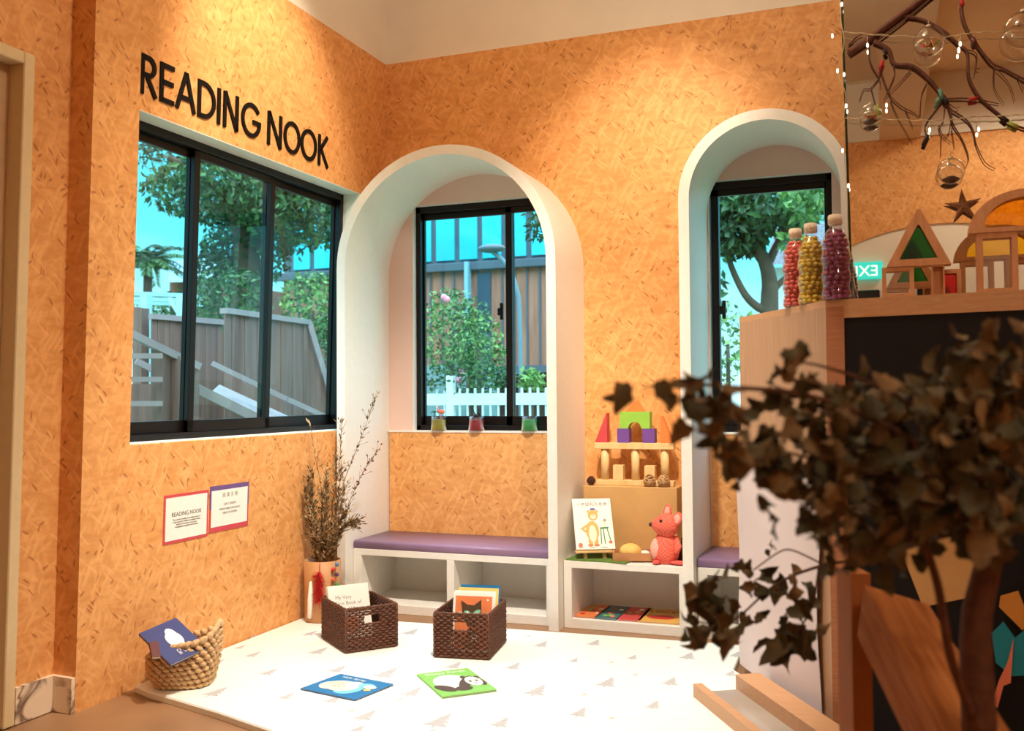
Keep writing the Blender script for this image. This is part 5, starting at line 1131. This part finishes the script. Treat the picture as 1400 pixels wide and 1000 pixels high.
# white picket fence
WF = mat('white_fence_paint', S(232, 240, 240), .5, .03); YP = 3.0
def P3(px, py): return U(px, py, 'y', YP)
pf = thing('picket_fence', 'white picket fence with a broad rail outside the wide arch window', 'fence', (P3(670, 550).x, YP, GZ))
x0_, x1_ = P3(560, 550).x, P3(800, 550).x; f = MB(); f.box((x0_, YP - .02, P3(670, 554).z), (x1_, YP + .02, P3(670, 538).z)); f.build('broad_rail', WF, pf)
f = MB(); f.box((x0_, YP - .02, GZ + .15), (x1_, YP + .02, GZ + .25)); f.build('lower_rail', WF, pf)
k = 0; xx = P3(598, 550).x; st_ = (P3(608.2, 550).x - P3(598, 550).x)
while xx < x1_:
    f = MB(); zt2 = P3(670, 531).z; f.box((xx - .009, YP - .012, GZ), (xx + .009, YP + .012, zt2), bev=.004); f.build('picket', WF, pf); xx += st_
xp = P3(616.5, 530).x; f = MB(); f.box((xp - .035, YP - .04, GZ), (xp + .035, YP + .04, P3(616, 514).z), bev=.006); f.build('fence_post', WF, pf)
f = MB(); cA, cB = U(560, 520, 'y', 4.6), U(665, 520, 'y', 4.6); f.box((cA.x, 4.5, GZ), (cB.x, 4.9, U(600, 500, 'y', 4.6).z)); single('garden_ledge', f, flat('pale_concrete', 120, 150, 152, .8), 'grey concrete ledge behind the white picket fence', 'ledge', M=T((cA.x + cB.x) / 2, 4.7, GZ))
bush(618, 455, 9.6, (.32, .4, .45), 1100, GLEAF[1:], 'tall light green bush with pink blooms at the left of the wide arch window', .03, .08); bush(655, 480, 9.4, (.28, .35, .36), 900, GLEAF[1:], 'green bush in front of the slate door across the garden', .03, .08); bush(645, 435, 9.8, (.2, .3, .24), 400, GLEAF[1:2], 'upper loose sprig of leaves before the slate door', .03, .07); bush(640, 515, 9.2, (.5, .3, .2), 700, GLEAF[:2], 'low leafy hedge along the white picket fence', .03, .08); bush(726, 520, 9.4, (.12, .2, .1), 160, GLEAF[2:], 'small bright plant by the fence right of the window mullion', .05, .12)
f = MB()
for px, py in ((607, 407), (609, 409), (611, 410), (632, 508), (628, 520)): f.ball(D(px, py, 9.2), .035, 8, 6)
single('pink_blossom', f, flat('blossom', 240, 150, 170, .7), 'pale pink blossoms on the tall light green bush', 'flower', M=T(D(609, 409, 9.2))); bpy.data.objects['pink_blossom']['kind'] = 'stuff'
lp = thing('street_lamp', 'curved grey street lamp in front of the timber building', 'street lamp', gr(D(712, 560, 11)))
c = catmull([gr(D(712, 560, 11)), D(711, 450, 11), D(706, 395, 11), D(692, 362, 11), D(672, 343, 11)], 8); f = MB(); f.tube(c, .028, 8); f.build('curved_pole', flat('lamp_grey', 110, 140, 152, .5), lp)
f = MB(); f.ball(D(672, 340, 11), (.17, .1, .05), 14, 8); f.build('lamp_head', flat('lamp_dark', 88, 104, 112, .5), lp)
crn = D(742, 292, 8.5); tree('garden_tree', 'tree whose leafy branch hangs into the top right of the wide arch window', 'tree', gr(D(800, 540, 8.8)), [([gr(D(800, 540, 8.8)), D(800, 400, 8.8), D(790, 240, 8.6)], .09, .03), ([D(790, 240, 8.6), D(755, 275, 8.5), D(735, 300, 8.5)], .03, .01)], [(D(742, 298, 8.5), (.16, .2, .22), 170, .05, .11, GLEAF[:1]), (D(765, 265, 8.5), (.3, .3, .25), 240, .05, .11, GLEAF[:1])])
# timber deck, stairs and fences beyond the large window
DECK = mat('deck_timber', S(122, 90, 80), .75, .25, 5, stretch=(4, 4, .3)); RAILT = mat('deck_rail', S(152, 136, 136), .6, .12, 6)
def beam(mb, a, b, w_, h_):
    d = (b - a); s_ = V((0, 0, 1)).cross(d)
    s_ = s_.normalized() if s_.length > 1e-4 else V((1, 0, 0)); u_ = d.cross(s_).normalized(); s_ *= w_ / 2; u_ *= h_ / 2
    hexa(mb, [a - s_ - u_, a + s_ - u_, a + s_ + u_, a - s_ + u_], [b - s_ - u_, b + s_ - u_, b + s_ + u_, b - s_ + u_])
def boards(L_, R_, topL, topR, name, label, n_, slope=None, group='timber deck fences'):
    th = thing(name, label, 'fence', V((L_.x, L_.y, GZ)), group); f = MB(); d = R_ - L_
    for i in range(n_):
        a, b = L_ + d * (i + .03) / n_, L_ + d * (i + .97) / n_; za, zb = topL + (topR - topL) * i / n_, topL + (topR - topL) * (i + 1) / n_
        nn = V((d.y, -d.x, 0)).normalized() * (.012 + .006 * (i % 2))
        f.add([(a.x, a.y, GZ), (b.x, b.y, GZ), (b.x, b.y, zb), (a.x, a.y, za)] + [(p.x + nn.x, p.y + nn.y, z) for p, z in ((a, GZ), (b, GZ), (b, zb), (a, za))], [(0, 3, 2, 1), (4, 5, 6, 7), (0, 1, 5, 4), (1, 2, 6, 5), (2, 3, 7, 6), (3, 0, 4, 7)])
    f.build('boards', DECK, th); g = MB(); beam(g, V((L_.x, L_.y, topL)), V((R_.x, R_.y, topR)), .09, .05); g.build('cap_rail', RAILT, th); return th
qa, qb = D(306, 425, 8.6), D(420, 441, 9.7); boards(qa, qb, qa.z, qb.z, 'board_fence', 'taller upright-board fence panel in the middle of the large window', 14)
qc = D(459, 572, 9.9); 
th = thing('stair_fence', 'board fence end sloping steeply down beside the bushes', 'fence', gr(qb), 'timber deck fences'); f = MB(); f.add([V((qb.x, qb.y, GZ)), V((qc.x, qc.y, GZ)), qc, qb], [(0, 1, 2, 3)]); f.add([p + V((.02, .03, 0)) for p in (V((qb.x, qb.y, GZ)), V((qc.x, qc.y, GZ)), qc, qb)], [(3, 2, 1, 0)]); f.build('boards', DECK, th); g = MB(); beam(g, qb, qc, .09, .06); g.build('cap_rail', RAILT, th)
qa, qb = D(206, 433, 8.9), D(303, 441, 9.4); boards(qa, qb, qa.z, qb.z, 'board_fence', 'lower upright-board fence panel in the left pane of the large window', 12)
sr_ = thing('deck_stair', 'timber stair with sloping handrails just outside the large window', 'stair', gr(D(260, 560, 7)))
for pts, w_, h_ in (([(150, 443, 6.6), (272, 502, 7.0)], .07, .05), ([(186, 494, 7.4), (268, 534, 7.6)], .06, .045), ([(290, 497, 7.8), (392, 546, 8.0)], .06, .04), ([(392, 546, 8.0), (462, 578, 8.2)], .06, .04)):
    f = MB(); beam(f, D(*pts[0]), D(*pts[1]), w_, h_); f.build('handrail', RAILT, sr_)
f = MB(); beam(f, D(270, 532, 7.2), D(375, 584, 7.4), .10, .07); f.build('stringer', RAILT, sr_)
f = MB(); hexa(f, [D(290, 535, 7.9), D(300, 526, 8.2), D(300, 529, 8.2), D(290, 538, 7.9)], [D(395, 590, 7.5), D(440, 590, 8.2), D(440, 593, 8.2), D(395, 593, 7.5)]); f.build('ramp_floor', RAILT, sr_)
for px, d, yt in ((220, 6.85, 478), (243, 6.92, 488), (260, 6.98, 497)):
    q = D(px, yt, d); f = MB(); f.box((q.x - .045, q.y - .045, GZ), (q.x + .045, q.y + .045, q.z)); f.build('post', DECK, sr_)
for y_ in (487, 519, 552):
    f = MB(); beam(f, D(150, y_, 6.6), D(222, y_, 6.75), .05, .035); f.build('cross_rail', RAILT, sr_)
f = MB(); a, b = D(150, 560, 7.1), D(268, 560, 7.3); f.prism([(a.x, a.y), (b.x, b.y), (b.x - .03, b.y + .05), (a.x - .03, a.y + .05)], GZ, D(220, 525, 7.2).z, 'z'); f.build('side_boards', DECK, sr_)
q0 = D(308, 505, 8.3); q1 = D(388, 545, 8.3); f = MB(); f.add([q0, q1, V((q1.x, q1.y, GZ)), V((q0.x, q0.y, GZ))], [(0, 1, 2, 3)]); f.build('side_boards', DECK, sr_)
dr_ = thing('deck_railing', 'timber deck railing of horizontal bars at the far left of the window', 'railing', gr(D(185, 500, 9)))
for y_ in (424, 450, 474): f = MB(); beam(f, D(140, y_ - 4, 9), D(196, y_ + 1, 9), .06, .05); f.build('bar', DECK, dr_)
q = D(193, 422, 9); f = MB(); f.box((q.x - .05, q.y - .05, GZ), (q.x + .05, q.y + .05, q.z)); f.build('post', DECK, dr_)
PGW = flat('pergola_white', 170, 214, 220, .6)
pg = thing('pergola', 'whitewashed garden pergola with V braces beyond the left pane', 'pergola', gr(D(200, 500, 12)))
for y_, d in ((402, 12), (409, 12.3), (414, 12.6)): f = MB(); beam(f, D(130, y_ - 2, d), D(276, y_ + 3, d + 1), .08, .05); f.build('beam', PGW, pg)
for px in (200, 249): q = D(px, 404, 12.2); f = MB(); f.box((q.x - .05, q.y - .05, GZ), (q.x + .05, q.y + .05, q.z)); f.build('post', PGW, pg)
for a, b in (((232, 408), (249, 436)), ((268, 406), (249, 436))): f = MB(); beam(f, D(*a, 12.2), D(*b, 12.2), .05, .05); f.build('brace', PGW, pg)
# view through the narrow arch window
b = D(1052, 560, 12)
tree('garden_tree', 'forked tree outside the window of the narrow arch', 'tree', gr(b), [([gr(b), D(1052, 440, 12), D(1052, 385, 12), D(1042, 350, 12), D(1020, 320, 12)], .13, .06), ([D(1050, 424, 12), D(1036, 420, 12), D(1018, 402, 12), D(1000, 365, 12), D(990, 330, 12)], .06, .03), ([D(1054, 400, 12), D(1072, 382, 12), D(1090, 370, 12)], .05, .02), ([D(1048, 365, 12), D(1070, 320, 12), D(1090, 285, 12)], .06, .02)],
     [(D(1050, 285, 12), (.75, .7, .32), 1500, .08, .18, GLEAF[:2]), (D(1010, 320, 12), (.38, .4, .28), 700, .08, .18, GLEAF[:1]), (D(1000, 272, 12), (.3, .4, .3), 500, .08, .16, GLEAF[:2]), (D(1100, 268, 11), (.28, .4, .25), 260, .10, .2, GLEAF[1:]), (D(1088, 330, 11), (.15, .2, .14), 80, .10, .18, GLEAF[1:]), (D(960, 330, 12), (.3, .4, .9), 500, .08, .18, GLEAF[:2])])
hh = thing('tiled_house', 'white house with a grey tiled roof behind the forked tree', 'house', gr(D(1090, 450, 18)))
f = MB(); q = [D(1060, 312, 19), D(1160, 300, 19), D(1160, 362, 17.6), D(1046, 362, 17.6)]; f.add(q + [p + V((0, 3, -1.0)) for p in q[:2]], [(0, 1, 2, 3), (0, 4, 5, 1)])
m, nt, b_ = newmat('roof_tiles'); tcn = N(nt, 'ShaderNodeTexCoord'); wv = N(nt, 'ShaderNodeTexBrick', Scale=3.); wv.inputs['Color1'].default_value = S(112, 108, 112); wv.inputs['Color2'].default_value = S(92, 88, 94); wv.inputs['Mortar'].default_value = S(50, 48, 52); nt.links.new(tcn.outputs['Object'], wv.inputs['Vector']); nt.links.new(wv.outputs['Color'], b_.inputs['Base Color']); f.build('tiled_roof', m, hh)
f = MB(); a, b = D(1053, 366, 18), D(1160, 366, 18); f.prism([(a.x, a.y), (b.x, b.y), (b.x, b.y + 3), (a.x, a.y + 3)], GZ, a.z, 'z'); f.build('house_wall', flat('house_white', 214, 226, 228, .7), hh)
bush(995, 470, 11, (.3, .3, .5), 300, GLEAF[1:], 'grey green bush low in the narrow arch window', .05, .12)

# ------------------------------------------------------------------ light
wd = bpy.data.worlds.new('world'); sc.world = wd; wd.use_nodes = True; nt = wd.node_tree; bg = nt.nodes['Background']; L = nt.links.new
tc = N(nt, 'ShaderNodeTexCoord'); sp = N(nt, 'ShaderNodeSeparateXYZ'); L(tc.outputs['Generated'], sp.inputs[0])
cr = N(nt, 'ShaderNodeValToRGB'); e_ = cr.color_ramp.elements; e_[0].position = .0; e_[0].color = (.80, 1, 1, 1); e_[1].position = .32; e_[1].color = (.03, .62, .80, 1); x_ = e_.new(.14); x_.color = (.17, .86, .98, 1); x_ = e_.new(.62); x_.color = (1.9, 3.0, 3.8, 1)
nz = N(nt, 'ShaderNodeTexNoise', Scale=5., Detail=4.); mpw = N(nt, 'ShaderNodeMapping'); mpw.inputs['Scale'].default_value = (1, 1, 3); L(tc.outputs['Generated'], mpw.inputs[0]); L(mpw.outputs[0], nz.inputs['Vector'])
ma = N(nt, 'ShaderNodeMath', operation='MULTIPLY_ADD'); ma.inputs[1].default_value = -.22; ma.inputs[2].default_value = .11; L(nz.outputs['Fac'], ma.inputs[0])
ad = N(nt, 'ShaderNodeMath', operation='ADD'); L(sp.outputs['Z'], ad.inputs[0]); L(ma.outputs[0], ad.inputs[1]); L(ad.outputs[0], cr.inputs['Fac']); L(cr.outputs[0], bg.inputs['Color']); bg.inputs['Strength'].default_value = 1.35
ld = bpy.data.lights.new('daylight', 'SUN'); ld.energy = 2.6; ld.angle = math.radians(60); ld.color = (1, .88, .80); o = bpy.data.objects.new('daylight', ld); col.objects.link(o); o.location = (3, -10, 15); o.rotation_euler = V((-.34, .66, -.85)).to_track_quat('-Z', 'Y').to_euler()
def spot(name, loc, to, energy, angle, blend=.6, color=(1, .80, .55), r=.05):
    ld = bpy.data.lights.new(name, 'SPOT'); ld.energy = energy; ld.spot_size = math.radians(angle); ld.spot_blend = blend; ld.color = color; ld.shadow_soft_size = r
    o = bpy.data.objects.new(name, ld); col.objects.link(o); o.location = loc; o.rotation_euler = (V(to) - V(loc)).to_track_quat('-Z', 'Y').to_euler(); return o
LC = (1, .865, .68)
spot('ceiling_spot', (1.35, -1.75, 3.9), (.0, -1.25, 2.62), 230, 50, .8, LC)
spot('ceiling_spot', (1.95, -1.75, 3.9), (1.62, -.05, 2.25), 235, 46, 1.0, LC)
spot('ceiling_spot', (1.75, -2.4, 3.9), (1.0, -1.15, .3), 560, 66, .7, (1, .91, .76), .06)
spot('ceiling_spot', (1.3, -2.5, 3.9), (.05, -1.5, .6), 170, 54, .9, LC)
ld = bpy.data.lights.new('upper_wall_fill', 'POINT'); ld.energy = 48; ld.color = LC; ld.shadow_soft_size = .12; o = bpy.data.objects.new('upper_wall_fill', ld); col.objects.link(o); o.location = (2.25, -2.2, 3.5)  # added point fill to lift the upper walls and ceiling, no known fixture
spot('ceiling_spot', (4.2, -5.2, 3.88), (3.6, -5.4, 0), 140, 150, .5, LC, .25)  # wide fill added for the mirrored front wall, not a known fixture
vs_ = sc.view_settings; sc.display_settings.display_device = 'sRGB'; vs_.view_transform = 'Standard'; vs_.look = 'None'; vs_.exposure = 0.10; vs_.gamma = 1.0; vs_.use_curve_mapping = False
